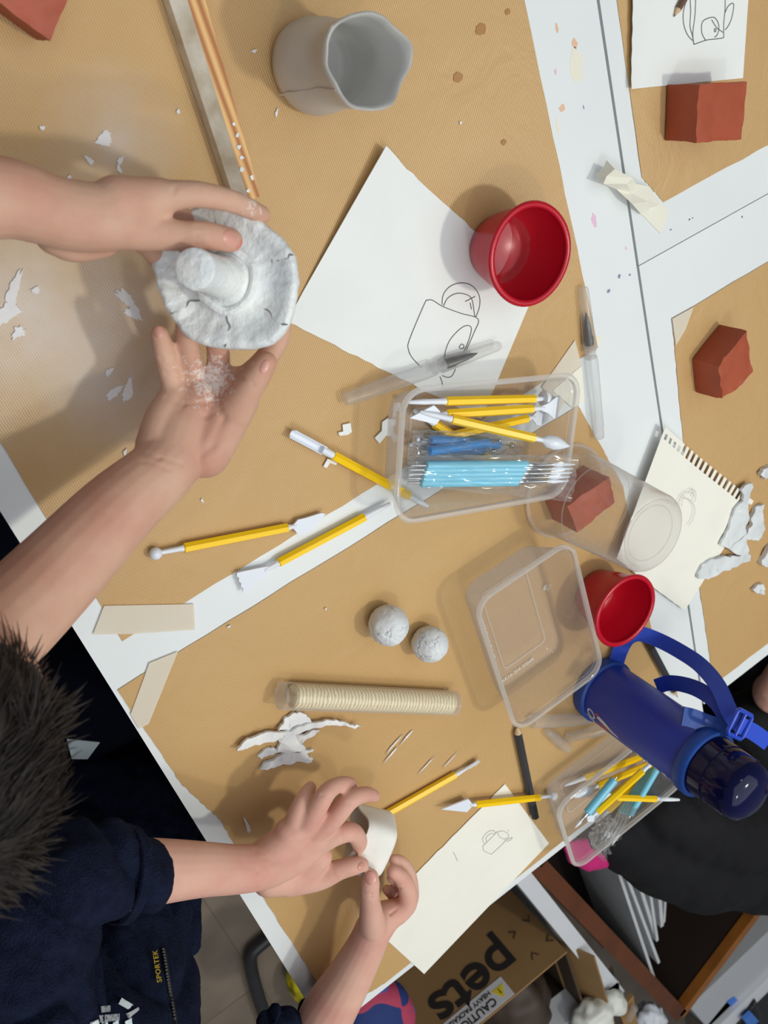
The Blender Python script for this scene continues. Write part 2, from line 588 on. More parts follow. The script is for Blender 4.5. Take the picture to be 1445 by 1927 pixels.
# ------------------------------------------------------------------ the room
floor = place('floor', G().box((0.5, -1.0, -0.011), (6.0, 6.0, 0.02)).mesh('floor', smooth=False), mat('floor_underlay', rgb(96, 86, 76), 0.8))
tag(floor, 'grey brown laminate plank floor under the tables', None, kind='structure')
del floor['label']
plank_m = mat('grey_oak_laminate', rgb(136, 122, 108), 0.5, var=0.3, vscale=9, bump=0.15, bscale=60, dist=0.001)
pg = G().box((0, 0, 0), (0.1894, 1.1985, 0.012))
plank_me = pg.mesh('plank', smooth=False)
for i in range(12):
    for j in range(4):
        p = place('plank', plank_me if (i or j) else plank_me, plank_m, floor)
        p.location = (-0.95 + i * 0.19, -2.6 + j * 1.2 + (i % 3) * 0.37, 0.005)
FL = 0.011                                   # walking surface

def table(label, x0, x1, y0, y1, leg_in=0.03, legs=None):
    t = thing('table', label, 'table', ((x0 + x1) / 2, (y0 + y1) / 2, FL), group='white tables pushed together')
    part('tabletop', G().box(((x0 + x1) / 2, (y0 + y1) / 2, TZ - 0.0115), (x1 - x0, y1 - y0, 0.023)), white_top, t, smooth=False)
    part('apron', G().box(((x0 + x1) / 2, (y0 + y1) / 2, TZ - 0.042), (x1 - x0 - 0.1, y1 - y0 - 0.1, 0.036)), metal_white, t, smooth=False)
    for lx in (x0 + leg_in, x1 - leg_in):
        for ly in (y0 + leg_in, y1 - leg_in):
            part('leg', G().box((lx, ly, (TZ - 0.025 + FL) / 2), (0.034, 0.034, TZ - 0.025 - FL)), metal_white, t, smooth=False)
    return t
XE, XJ, YB, YC = -0.0195, 0.567, -0.977, -0.338
table('long white table on the left, carrying the red bowls, hands and clear tubs', XE, XJ - 0.0015, YB, 0.24)
table('white table at the upper right under the sketch sheet and clay block', XJ + 0.0015, 1.17, YC + 0.0005, 0.3)
table('white table at the right under the spiral torn sheet and clay scraps', XJ + 0.0015, 1.17, -0.925, YC - 0.0005)

def kraft(label, pts, m, wave=0.0, ridge=None, jit=0.0006, seed=1, th=0.0004):
    """brown paper lying on the table: outline filled with a fine grid so that it can buckle"""
    P = [Vector((p[0], p[1], TZ)) for p in pts]
    xs = [p.x for p in P]
    ys = [p.y for p in P]
    bm = bmesh.new()
    D = densify(P, 24, jit, seed)
    vs_ = [bm.verts.new(p) for p in D]
    bm.faces.new(vs_)
    st = 0.02
    for k in range(int(min(xs) / st) - 1, int(max(xs) / st) + 2):
        bmesh.ops.bisect_plane(bm, geom=bm.verts[:] + bm.edges[:] + bm.faces[:], plane_co=(k * st, 0, 0), plane_no=(1, 0, 0))
    for k in range(int(min(ys) / st) - 1, int(max(ys) / st) + 2):
        bmesh.ops.bisect_plane(bm, geom=bm.verts[:] + bm.edges[:] + bm.faces[:], plane_co=(0, k * st, 0), plane_no=(0, 1, 0))
    if ridge:
        for (ra, rb, rw, rh) in ridge:
            near = [f for f in bm.faces if min((f.calc_center_median() - ra).length, (f.calc_center_median() - rb).length, (f.calc_center_median() - (ra + rb) / 2).length) < (ra - rb).length * .6 + rw]
            es = {e for f in near for e in f.edges}
            bmesh.ops.subdivide_edges(bm, edges=list(es), cuts=3, use_grid_fill=True)
    bmesh.ops.triangulate(bm, faces=[f for f in bm.faces if len(f.verts) > 4])
    for v in bm.verts:
        x, y = v.co.x, v.co.y
        z = wave * (0.5 + 0.5 * noise.noise(Vector((x * 14, y * 14, seed)))) if wave else 0
        if ridge:
            for (ra, rb, rw, rh) in ridge:
                d_ = (rb - ra)
                t = max(0, min(1, (v.co - ra).dot(d_) / d_.length_squared))
                dist = (v.co - (ra + d_ * t)).length
                z += rh * math.exp(-(dist / rw) ** 2) * (0.35 + 0.65 * t)
        v.co.z = TZ + 0.0002 + z
    ex = bmesh.ops.extrude_face_region(bm, geom=bm.faces[:])
    for v in ex['geom']:
        if isinstance(v, bmesh.types.BMVert):
            v.co.z += th
    bmesh.ops.recalc_face_normals(bm, faces=bm.faces)
    me = bpy.data.meshes.new('kraft_paper')
    bm.to_mesh(me)
    bm.free()
    me.polygons.foreach_set('use_smooth', [True] * len(me.polygons))
    me.set_sharp_from_angle(angle=math.radians(50))
    o = place('kraft_paper', me, m)
    MT[o.name] = Matrix()
    return tag(o, label, 'paper', 'brown kraft paper sheets covering the tables')
k1 = kraft('ribbed brown kraft sheet dusted with white clay under the clay cup and mushroom', [(0.006, -0.404), (0.505, -0.392), (0.486, 0.2), (-0.002, 0.2)],
      kraft_mat('kraft_dusty', 1, [(pix(215, 260), 0.05, 0.9), (pix(60, 600), 0.11, 1.3), (pix(220, 640), 0.07, 0.9), (pix(230, 740), 0.05, 0.9)]), wave=0.0008, seed=1)
k2 = kraft('ribbed brown kraft sheet under the two clay balls and clear roller', [(-0.016, -0.441), (0.47, -0.436), (0.505, -0.55), (0.512, -0.965), (0.06, -0.968), (0.0, -0.955), (-0.003, -0.72), (0.0, -0.62), (-0.012, -0.56)],
      kraft_mat('kraft_plain', 2), wave=0.0006, seed=2,
      ridge=[(pix(705, 1640), pix(588, 1875), 0.016, 0.02)])
k3 = kraft('brown kraft sheet at the top right corner under the sketch of a pot', [(0.586, -0.262), (0.607, -0.293), (1.1, -0.29), (1.1, 0.2), (0.585, 0.2)],
      kraft_mat('kraft_right', 3), wave=0.0004, seed=3)
k4 = kraft('brown kraft sheet at the right edge under the torn grey clay scraps', [(0.599, -0.406), (1.1, -0.404), (1.1, -0.905), (0.588, -0.905), (0.586, -0.7), (0.594, -0.5)],
      kraft_mat('kraft_right_low', 2.4), wave=0.0006, seed=4)
PZ = 0.0016                                  # top of the kraft paper above the table

# smears and crumbs of dried clay on the dusty sheet
def splat(px, py, r, asp, ang, seed, host=k1):
    rnd = random.Random(seed)
    c = pix(px, py, PZ)
    ol = []
    for k in range(34):
        a = 2 * math.pi * k / 34
        rr = r * (0.62 + 0.6 * rnd.random() * (.5 + .5 * math.sin(a * 3 + seed)) + .25 * rnd.random())
        x, y = rr * math.cos(a), rr * asp * math.sin(a)
        ol.append(c + Vector((x * math.cos(ang) - y * math.sin(ang), x * math.sin(ang) + y * math.cos(ang), 0.0003 + seed * .00002)))
    part('clay_smear', G().slab(ol, 0.001), smear_m, host, smooth=False)
for i, a in enumerate([(197, 262, .0055, .8, .4), (168, 302, .004, .4, 1.9), (226, 302, .0028, .6, .5), (224, 318, .003, .45, 1.6), (209, 342, .003, .5, 1.2), (240, 565, .011, .33, 1.9), (250, 590, .007, .5, 2.2), (240, 735, .010, .35, .9), (215, 738, .008, .4, .2), (25, 550, .016, .22, .85), (15, 590, .010, .5, .3), (35, 625, .005, .7, .3), (67, 546, .003, .8, 0), (80, 241, .0018, .8, 0), (335, 210, .0016, .8, 1), (205, 700, .004, .5, .4), (235, 852, .003, .4, 1), (380, 942, .0022, .4, 1.6), (130, 333, .0015, .7, 0), (478, 96, .002, .5, 0), (866, 231, .0012, 1, 0), (520, 212, .003, .3, .9)]):
    splat(*a, seed=i)
for i, a in enumerate([(612, 1145, .001, 1, 0), (430, 1178, .0016, .6, 0), (465, 1553, .010, .18, 1.5), (740, 1400, .012, .08, .35), (765, 1385, .010, .1, .35), (735, 1418, .010, .1, .35), (800, 1440, .012, .06, .3), (845, 1430, .01, .06, .3)]):
    splat(*a, seed=50 + i, host=k2)
# water drops dried into darker spots
spot_m = mat('damp_spot', rgb(168, 122, 70), 0.35)
for (x, y, r) in [(905, 55, .006), (862, 145, .005), (948, 268, .003), (955, 22, .003)]:
    c = pix(x, y, PZ)
    part('damp_spot', G().slab([c + Vector((r * (.7 + .3 * random.random()) * math.cos(a), r * .7 * (.8 + .4 * random.random()) * math.sin(a), 0.0002)) for a in [k * .4 for k in range(15)]], .0008), spot_m, k1, smooth=False)

# ------------------------------------------------------------------ sheets of paper
def sheet(label, cs, m, curl=None, jit=(0, 0, 0, 0), n=28, th=0.0004, name='paper_sheet', seed=1, holes=False, group='torn sketchbook pages'):
    """page with its four corners in order; curl(u,v) lifts it; jit roughens its four sides"""
    c0, c1, c2, c3 = [Vector(c) for c in cs]
    rnd = random.Random(seed)
    us = [i / n for i in range(n + 1)]
    vs_ = [i / n for i in range(n + 1)]
    if holes:
        vs_ = [i / 16 * 0.925 for i in range(17)] + [0.965, 1.0]
        us = [i / 40 for i in range(41)]
    bm = bmesh.new()
    g = []
    for j, v in enumerate(vs_):
        row = []
        for i, u in enumerate(us):
            p = (c0.lerp(c1, u)).lerp(c3.lerp(c2, u), v)
            if curl:
                p = p + Vector((0, 0, curl(u, v)))
            ex = (c1 - c0).normalized()
            ey = (c3 - c0).normalized()
            if j == 0:
                p += ey * rnd.uniform(0, jit[0])
            if j == len(vs_) - 1:
                p -= ey * rnd.uniform(0, jit[2])
            if i == 0:
                p += ex * rnd.uniform(0, jit[3])
            if i == len(us) - 1:
                p -= ex * rnd.uniform(0, jit[1])
            row.append(bm.verts.new(p))
        g.append(row)
    for j in range(len(vs_) - 1):
        for i in range(len(us) - 1):
            if holes:
                hole = i % 2 == 1
                if j == len(vs_) - 3 and hole:
                    continue
                if j == len(vs_) - 2 and hole and not (i < 9 or i > 33):
                    continue
            bm.faces.new((g[j][i], g[j][i + 1], g[j + 1][i + 1], g[j + 1][i]))
    bmesh.ops.recalc_face_normals(bm, faces=bm.faces)
    bmesh.ops.solidify(bm, geom=bm.faces[:], thickness=th)
    me = bpy.data.meshes.new(name)
    bm.to_mesh(me)
    bm.free()
    me.polygons.foreach_set('use_smooth', [True] * len(me.polygons))
    me.set_sharp_from_angle(angle=math.radians(40))
    o = place(name, me, m)
    MT[o.name] = Matrix()
    return tag(o, label, 'paper', group)
def lines(host, strokes, m, r=0.00035, z=0.0012, name='pencil_drawing', sm=6):
    g = G()
    for st in strokes:
        P = smoothpath([pix(x, y, z) for (x, y) in st], sm) if len(st) > 2 else [pix(x, y, z) for (x, y) in st]
        g.tube(P, r, 5, flat=0.4)
    return part(name, g, m, host)
Z1 = PZ + 0.0005
A1, B1, C1_ = pix(717, 271, Z1), pix(540, 606, Z1), pix(905, 790, Z1)
D1 = A1 + (C1_ - B1)
s1 = sheet('large white sketch sheet with a penguin-like pot drawing, beside the big red bowl', [B1, C1_, pix(1010, 540, Z1), A1], paper, jit=(.0012, 0, .0012, 0),
      curl=lambda u, v: 0.009 * max(0, 1 - u * 5) ** 2 * max(0, v * 1.2 - .2))
lines(s1, [[(560 + x / 2.408, 360 + y / 2.408) for (x, y) in st] for st in [
    [(560, 797), (520, 755), (502, 715), (508, 670), (575, 510), (590, 494), (612, 494), (660, 523), (740, 553), (818, 579), (800, 640), (762, 725)],
    [(655, 515), (660, 470), (690, 432), (740, 415), (790, 428), (822, 470), (825, 520), (808, 570)],
    [(662, 520), (680, 485), (720, 463), (765, 468), (790, 490), (800, 545), (803, 570)],
    [(668, 790), (668, 735), (690, 675), (735, 625), (770, 608), (788, 625), (770, 690), (748, 735)],
    [(742, 692), (753, 697), (752, 710), (740, 713), (733, 705), (742, 692)],
    [(655, 835), (680, 843), (700, 836), (716, 805)], [(645, 840), (655, 865), (657, 890)],
    [(760, 500), (805, 476)], [(782, 505), (788, 535)]]], graphite, z=Z1 + .0004)
Z2 = PZ + 0.0004
p2a, p2b, p2c = pix(1181, 168, Z2), pix(1398, 147, Z2), pix(1412, -60, Z2)
s2 = sheet('white sketch page at the top right with a rounded pot drawing', [p2a, p2b, p2b + Vector((.045, .20, 0)), p2a + Vector((.045, .205, 0))], paper, jit=(0, 0, 0, .0012),
      curl=lambda u, v: 0.004 * max(0, 1 - u * 4) ** 2)
lines(s2, [[(1230 + x / 6.72, y / 6.72) for (x, y) in st] for st in [
    [(460, -80), (400, 60), (375, 180), (385, 320), (430, 440), (495, 515)], [(458, -60), (470, 130), (462, 330), (492, 450), (510, 560)],
    [(535, -80), (525, 180), (500, 380), (498, 470), (512, 562)], [(512, 562), (660, 510), (740, 498), (850, 485), (888, 475)],
    [(905, -80), (905, 120), (888, 300), (888, 475)], [(905, 160), (940, 85), (990, 42), (1015, 70), (990, 220), (950, 320), (905, 380)],
    [(660, 510), (615, 430), (608, 320), (640, 255), (740, 218), (790, 240), (825, 320), (820, 400), (795, 455), (770, 468)],
    [(770, 365), (790, 365), (785, 400), (770, 400), (770, 365)], [(735, 250), (800, 350), (880, 410)]]], graphite, z=Z2 + .0006, r=.0003)
s3 = sheet('cream page with torn spiral holes along one edge, lifted beside the upturned cup', [pix(1160, 1052, .014), pix(1288, 1150, .0045), pix(1418, 943, .0035), pix(1252, 803, .012)], paper_cream,
      holes=True, jit=(.001, 0, 0, 0), curl=lambda u, v: -0.004 * math.sin(min(1, u * 1.4) * math.pi) * (1 if u < .71 else 0))
lines(s3, [[(1200 + x / 5.351, 820 + y / 5.351) for (x, y) in st] for st in [
    [(390, 700), (430, 620), (480, 570), (500, 570)], [(440, 710), (455, 630), (470, 600)], [(470, 630), (520, 645), (565, 700), (575, 760), (550, 850), (510, 905)],
    [(510, 580), (530, 545), (560, 540), (585, 575), (580, 640), (565, 670)], [(525, 600), (545, 570), (562, 575), (568, 620)]]], graphite_l, z=.0085, r=.0003)
Z4 = PZ + .0006
s4 = sheet('long cream page with a tiny teapot sketch, hanging over the table corner', [pix(798, 1833, Z4), pix(1033, 1587, Z4), pix(950, 1475, Z4), pix(798, 1833, Z4) + (pix(950, 1475, Z4) - pix(1033, 1587, Z4)) * 1.02], paper_cream, jit=(0, 0, .0015, 0))
lines(s4, [[(680 + x / 2.89, 1380 + y / 2.89) for (x, y) in st] for st in [
    [(660, 615), (668, 640), (708, 658)], [(660, 615), (740, 535)], [(708, 658), (770, 600), (785, 580)], [(740, 535), (750, 560), (775, 575), (800, 565), (795, 545), (770, 532), (740, 535)],
    [(668, 600), (660, 570), (690, 535), (720, 530), (730, 545)], [(680, 590), (680, 565), (705, 545), (722, 548)], [(780, 585), (820, 567), (812, 580), (790, 590)], [(797, 525), (800, 532)]]], graphite_l, z=Z4 + .0004, r=.0003)
lines(s4, [[(680 + 500 / 2.89, 1380 + 645 / 2.89), (680 + 524 / 2.89, 1380 + 695 / 2.89)]], graphite_l, z=Z4 + .0004, r=.0003, name='pencil_mark')

# ------------------------------------------------------------------ masking tape
def tape(label, pts, m, z=PZ + .0004, th=.0004):
    return solo('masking_tape', G().slab([pix(x, y, z) for (x, y) in pts], th), m, label, 'tape', pix(*pts[0]), smooth=False, group='strips of masking tape')
tape('wide masking tape strip beside the forearm, joining paper and white table', [(196, 1140), (365, 1137), (367, 1185), (250, 1193), (175, 1194)], tape_m)
tape('masking tape strip running down to the table edge below the white band', [(281, 1248), (335, 1226), (280, 1362), (262, 1372), (246, 1344)], tape_m)
tape('pale masking tape under the clear pen beside the tool tub', [(1082, 640), (1094, 690), (1050, 780), (1020, 728)], tape_m)
tape('white masking tape strip between the tool tub and the upright clear pen', [(1095, 688), (1100, 755), (1078, 768), (1040, 735)], tape_w, z=PZ + .0009)
tape('masking tape patch holding the corner of the right kraft sheet', [(1265, 600), (1305, 578), (1290, 620), (1272, 650)], tape_m)
tape('pale square of masking tape on the white table beside the crumpled tape', [(1206, 402), (1240, 380), (1260, 398), (1243, 440)], tape_w, z=.0008)
# crumpled piece standing off the joint
cr = [[(1120, 330, .004), (1142, 302, .012)], [(1135, 346, .018), (1157, 318, .022)], [(1160, 356, .010), (1190, 335, .020)], [(1190, 384, .016), (1196, 345, .012)], [(1207, 404, .003), (1222, 352, .006)], [(1212, 402, .003), (1244, 384, .003)]]
g = G()
top = [[pix(*a), pix(*a).lerp(pix(*b), .5) + Vector((0, 0, .003 * (-1) ** i)), pix(*b)] for i, (a, b) in enumerate(cr)]
v = [p for r in top for p in r] + [p - Vector((0, 0, .0006)) for r in top for p in r]
f = []
for k in (0, 18):
    for i in range(5):
        for j in range(2):
            a = k + i * 3 + j
            f.append((a, a + 1, a + 4, a + 3))
g.raw(v, f)
solo('crumpled_tape', g, tape_w, 'crumpled cream tape standing up over the joint between tables', 'tape', pix(1180, 350), smooth=False)
# paint and pen marks on the white tables
mark_p = mat('pink_paint', rgb(226, 190, 216), .5)
mark_o = mat('orange_paint', rgb(226, 186, 158), .5)
mark_y = mat('yellowish_stain', rgb(232, 228, 212), .5)
mark_v = mat('violet_ink', rgb(140, 132, 168), .5)
left_top = [o for o in bpy.data.objects if o.name.startswith('tabletop')]
def mark(px, py, rx, ry, m, k=0, tab=0):
    rnd = random.Random(px * 7 + py)
    c = pix(px, py, 0)
    host = left_top[tab]
    part('stain', G().slab([c + Vector((rx * (.6 + .6 * rnd.random()) * math.cos(a), ry * (.6 + .6 * rnd.random()) * math.sin(a), .00015)) for a in [i * .45 for i in range(14)]], .0003), m, host, smooth=False, sub=host.parent)
for a in [(1048, 54, .0015, .004, mark_o), (1081, 82, .003, .004, mark_o), (1057, 204, .004, .003, mark_o), (1050, 240, .0014, .009, mark_y), (1085, 125, .008, .014, mark_y), (1045, 135, .0018, .0025, mark_p), (1118, 415, .003, .007, mark_p), (1165, 520, .0018, .002, mark_v), (1185, 517, .0016, .001, mark_v), (1145, 548, .0022, .002, mark_v), (1178, 467, .001, .002, mark_p), (1098, 202, .0006, .002, mark_v), (1125, 640, .006, .005, mark_y)]:
    mark(*a)
for a in [(1297, 413, .0012, .001, graphite), (1303, 410, .0007, .0007, graphite), (1262, 432, .0016, .0006, graphite)]:
    mark(*a, tab=1)
mark(1396, 408, .001, .0012, graphite, tab=2)
# ------------------------------------------------------------------ pottery
# grey clay cup
cb = Vector((0.3055, -0.077, TZ + PZ))
def cupwob(p, a):
    k = 1 + 0.02 * math.sin(3 * a + 1) + 0.015 * noise.noise(p * 60)
    t = max(0, (p.z - 0.05) / 0.033)
    k += t * t * (0.028 * math.cos(5 * a + 0.4) + 0.05 * math.cos(2 * a + .9) + .02 * math.cos(3 * a))
    z = p.z + (0.002 * t * math.cos(5 * a + .9) + 0.002 * t * noise.noise(p * 120) if p.z > .05 else 0)
    return Vector((p.x * k, p.y * k, z))
prof = [(0.004, 0), (0.022, 0.0), (0.0275, 0.001), (0.0300, 0.005), (0.0308, 0.012), (0.0300, 0.022), (0.0285, 0.034), (0.0268, 0.046), (0.0262, 0.055), (0.0268, 0.066), (0.0284, 0.077), (0.0294, 0.083), (0.0283, 0.0845), (0.0268, 0.083), (0.0258, 0.076), (0.0244, 0.066), (0.0238, 0.055), (0.0245, 0.045), (0.0262, 0.03), (0.0272, 0.015), (0.0255, 0.007), (0.020, 0.005), (0.004, 0.0048)]
g = G().lathe(prof, 72, Matrix.Translation(cb), cupwob)
cup = thing('clay_cup', 'grey clay cup with a wavy pinched rim standing on kraft paper', 'cup', cb)
part('cup_body', g, clay_smooth, cup, ang=60)
sg = G()
P = []
for k in range(30):
    z = .004 + .078 * k / 29
    r = .031 if z < .02 else .031 - .0045 * math.sin(min(1, (z - .02) / .035) * math.pi / 2) + (max(0, z - .06) * .12)
    a = math.radians(196) + .04 * noise.noise(Vector((z * 80, 0, 0)))
    P.append(cb + cupwob(Vector((r * math.cos(a), r * math.sin(a), z)), a))
sg.tube(P, .0007, 6)
part('seam', sg, clay_smooth, cup)
# the two balls
def ball_clay(px, py, r, seed, label):
    c = pix(px, py, PZ + r * .92)
    rnd = random.Random(seed)
    g = G().ball((0, 0, 0), 1, 128)
    cr_ = [(Vector((rnd.gauss(0, 1), rnd.gauss(0, 1), rnd.gauss(0.6, 1))).normalized(), Vector((rnd.gauss(0, 1), rnd.gauss(0, 1), rnd.gauss(0, 1))).normalized()) for _ in range(22)]
    for i, p in enumerate(g.v):
        n = p.normalized()
        d_ = 1 + .05 * noise.noise(n * 1.6 + Vector((seed, 0, 0))) + .02 * noise.noise(n * 5)
        for (a, b2) in cr_:
            w = abs((n + .16 * noise.noise_vector(n * 4)).dot(b2) - .15)
            if n.dot(a) > .62 and w < .032:
                d_ -= .085 * (1 - w / .032) * min(1, (n.dot(a) - .62) * 5)
        q = n * d_ * r
        q.z = max(q.z, -r * .92)
        g.v[i] = c + q
    o = solo('clay_ball', g, clay, label, 'clay ball', c - Vector((0, 0, r * .92)), group='grey clay balls', ang=80)
ball_clay(731, 1177, .0185, 3, 'cracked grey clay ball farther from the empty tub, larger of two')
ball_clay(809, 1212, .0172, 8, 'cracked grey clay ball nearer the empty tub, smaller of two')
# mushroom held by the child
mc = pix(430, 526, .088)
nv = (CAMP - mc).normalized()
side = (pix(370, 505, .088) - pix(450, 530, .088)).normalized()
nrm = (nv * math.cos(math.radians(20)) + side * math.sin(math.radians(20))).normalized()
RM = frame(side.cross(nrm), nrm)
MM = Matrix.Translation(mc) @ RM.to_4x4()
def mw(p, a):
    r = math.hypot(p.x, p.y)
    k = 1 + (.05 * math.sin(2 * a + .6) + .03 * math.sin(5 * a) + .03 * noise.noise(Vector((math.cos(a) * 5, math.sin(a) * 5, 2)))) * min(1, r / .04)
    z = p.z + .0025 * noise.noise(Vector((p.x * 34, p.y * 34, 1))) * (1 if r > .015 else .3)
    if r > .036:
        z += .0012 * noise.noise(Vector((math.cos(a) * 14, math.sin(a) * 14, p.z * 100)))
    return Vector((p.x * k * .86, p.y * k, z + (.0007 * noise.noise(Vector((math.cos(a) * 22, math.sin(a) * 22, 3))) if r > .024 else 0)))
prof = [(.001, -.016), (.02, -.0145), (.036, -.009), (.046, -.001), (.0485, .004), (.0475, .0075), (.0445, .009), (.040, .0075), (.033, .004), (.026, .0035), (.020, .0055), (.0165, .0095), (.0135, .013)]
mush = thing('clay_mushroom', 'pale grey clay mushroom with cracked cap held upside down in both hands', 'sculpture', mc - nrm * .016, RM)
part('cap', G().lathe(prof, 96, MM, mw), clay_white, mush, ang=70)
sp = [Vector((0, 0, .004)), Vector((0, 0, .014)), Vector((0, .002, .026)), Vector((0, .004, .038)), Vector((0, .005, .050)), Vector((0, .005, .0524)), Vector((0, .005, .0534)), Vector((0, .005, .0536))]
part('stem', G().tube([MM @ p for p in sp], [.0145, .0130, .0119, .0115, .0120, .0118, .0104, .002], 28), clay_white, mush, ang=50)
rim_c = G()
rim_c.tube([MM @ Vector((.0185 * math.cos(a) * (1 + .08 * math.sin(4 * a)), .0185 * math.sin(a), .008 + .001 * math.sin(3 * a))) for a in [k * 2 * math.pi / 40 for k in range(41)]], .0028, 8)
part('slip_ring', rim_c, clay_white, mush)
crack_m = mat('grey_clay_crack', rgb(132, 130, 126), .8)
for (a0, r0, r1, sd) in [(2.5, .02, .046, 1), (3.4, .022, .047, 2), (4.3, .030, .048, 3), (1.3, .03, .047, 4), (5.4, .032, .048, 5), (.4, .028, .047, 6)]:
    P = []
    for k in range(8):
        r = r0 + (r1 - r0) * k / 7
        a = a0 + .14 * noise.noise(Vector((k * .5, sd, 0)))
        zz = .0038 if r < .033 else .0038 + (r - .033) * .4
        P.append(MM @ mw(Vector((r * math.cos(a), r * math.sin(a), zz + .0002)), a))
    part('crack', G().tube(smoothpath(P, 4), .0005, 5), crack_m, mush)
# pinched slab cup held by the other child
hc = pix(695, 1582, .056)
ax = (pix(640, 1568, .058) - pix(716, 1590, .074)).normalized()      # open end looks to the left hand
RH = frame(ax.cross(Vector((0, 0, 1))).normalized(), Vector((0, 0, 1)))
up = ax.cross(RH @ Vector((1, 0, 0)))
e1 = (RH @ Vector((1, 0, 0))).normalized()
e2 = ax.cross(e1).normalized()
slab = thing('clay_slab_cup', 'thin pale clay slab bent into a small open cup between both hands', 'clay cup', hc)
def ringpts(t, k, n=40):
    out = []
    for j in range(n):
        a = 2 * math.pi * j / n
        ca, sa = math.cos(a), math.sin(a)
        sq = (abs(ca) ** 5 + abs(sa) ** 5) ** (-1 / 5)
        w = .0248 * k * sq * (1 + .04 * math.sin(3 * a + t * 4))
        out.append(hc + ax * (-.017 + .034 * t + .004 * math.sin(2 * a) * t) + e1 * ca * w * 1.06 + e2 * sa * w * .92)
    return out
rings = [ringpts(0, .03), ringpts(0, .75), ringpts(.02, .93), ringpts(.12, 1), ringpts(.5, 1.03), ringpts(.85, 1.02), ringpts(1, 1.0), ringpts(1.01, .95), ringpts(.9, .91), ringpts(.5, .92), ringpts(.15, .88), ringpts(.1, .6), ringpts(.1, .03)]
part('wall', G().loft(rings), clay_slab, slab, ang=60)

# ------------------------------------------------------------------ clay scraps
def scrap(label, px_out, z0, th, seed, loc, wav=.003, group='torn grey clay scraps', m=scrap_m):
    """flat torn strip of clay with a ragged edge"""
    P = densify([pix(x, y, z0) for (x, y) in px_out], 4, .0009, seed)
    bm = bmesh.new()
    bm.faces.new([bm.verts.new(p) for p in P])
    bmesh.ops.triangulate(bm, faces=bm.faces[:])
    bmesh.ops.subdivide_edges(bm, edges=bm.edges[:], cuts=2)
    for v in bm.verts:
        v.co.z += wav * 1.5 * abs(noise.noise(v.co * 60 + Vector((seed, 0, 0)))) + wav * .4 * noise.noise(v.co * 200) + .0006
    ex = bmesh.ops.extrude_face_region(bm, geom=bm.faces[:])
    for v in ex['geom']:
        if isinstance(v, bmesh.types.BMVert):
            v.co.z -= th
    bmesh.ops.recalc_face_normals(bm, faces=bm.faces)
    g = G()
    g.v = [v.co.copy() for v in bm.verts]
    bm.verts.index_update()
    g.f = [[v.index for v in f_.verts] for f_ in bm.faces]
    bm.free()
    return solo('clay_scrap', g, m, label, 'clay scrap', loc, group=group, ang=35)
q = lambda L: [(430 + x / 5.352, 1320 + y / 5.352) for (x, y) in L]
scrap('long curved clay strip sweeping left in the scrap pile by the hand', q([(70, 485), (150, 390), (300, 325), (480, 290), (600, 290), (560, 350), (400, 400), (200, 445), (120, 490)]), PZ + .005, .0025, 1, pix(520, 1385, PZ), group='clay scraps near the hand')
scrap('thin clay strip with a forked tip reaching right from the scrap pile', q([(560, 330), (700, 250), (900, 200), (1080, 185), (1160, 195), (1240, 235), (1340, 240), (1270, 270), (1150, 240), (1000, 235), (830, 270), (640, 335), (560, 360)]), PZ + .006, .0025, 2, pix(600, 1372, PZ), group='clay scraps near the hand')
scrap('rounded fan shaped clay scrap at the back of the pile', q([(490, 285), (560, 180), (640, 120), (720, 105), (780, 130), (825, 190), (828, 235), (700, 260), (600, 290)]), PZ + .003, .003, 3, pix(555, 1360, PZ), group='clay scraps near the hand')
scrap('crumpled clay scrap in the middle of the pile', q([(500, 390), (560, 345), (900, 265), (860, 320), (720, 420), (760, 440), (750, 480), (600, 515), (480, 500), (520, 420)]), PZ + .003, .003, 4, pix(550, 1395, PZ), wav=.005, group='clay scraps near the hand')
scrap('short clay scrap sticking out left below the long strip', q([(290, 550), (410, 460), (470, 470), (490, 500), (400, 530), (320, 575)]), PZ + .002, .0025, 5, pix(505, 1415, PZ), group='clay scraps near the hand')
scrap('wide ragged clay scrap lowest in the pile by the hand', q([(315, 690), (350, 620), (450, 590), (560, 510), (700, 510), (850, 475), (845, 500), (770, 520), (840, 560), (830, 595), (700, 600), (500, 640), (400, 670)]), PZ + .0025, .003, 6, pix(530, 1435, PZ), group='clay scraps near the hand')
q = lambda L: [(1200 + x / 5.351, 820 + y / 5.351) for (x, y) in L]
scrap('tall torn clay strip lying across the spiral page corner', q([(1030, 510), (1130, 465), (1140, 500), (1110, 720), (1080, 900), (1100, 1140), (1120, 1200), (980, 1190), (880, 1120), (820, 1095), (900, 950), (970, 740), (1050, 650)]), .0075, .003, 7, pix(1390, 960, PZ), wav=.004, group='clay scraps at the right edge', m=clay)
scrap('folded clay strip curling below the tall torn strip', q([(590, 1410), (640, 1300), (720, 1250), (830, 1215), (1000, 1210), (1130, 1190), (1120, 1250), (1000, 1310), (850, 1360), (720, 1430), (610, 1440)]), .0075, .004, 8, pix(1350, 1070, PZ), wav=.0035, group='clay scraps at the right edge', m=clay)
scrap('lumpy clay scrap beside the tall strip at the right edge', q([(1090, 1000), (1130, 900), (1140, 800), (1180, 720), (1260, 685), (1250, 760), (1270, 940), (1200, 1050), (1110, 1045)]), PZ + .003, .005, 9, pix(1420, 980, PZ), wav=.0035, group='clay scraps at the right edge', m=clay)
scrap('small clay chip at the right border above the other scraps', q([(1220, 370), (1260, 330), (1340, 300), (1370, 400), (1260, 435)]), PZ + .003, .005, 10, pix(1435, 888, PZ), group='clay scraps at the right edge', m=clay)
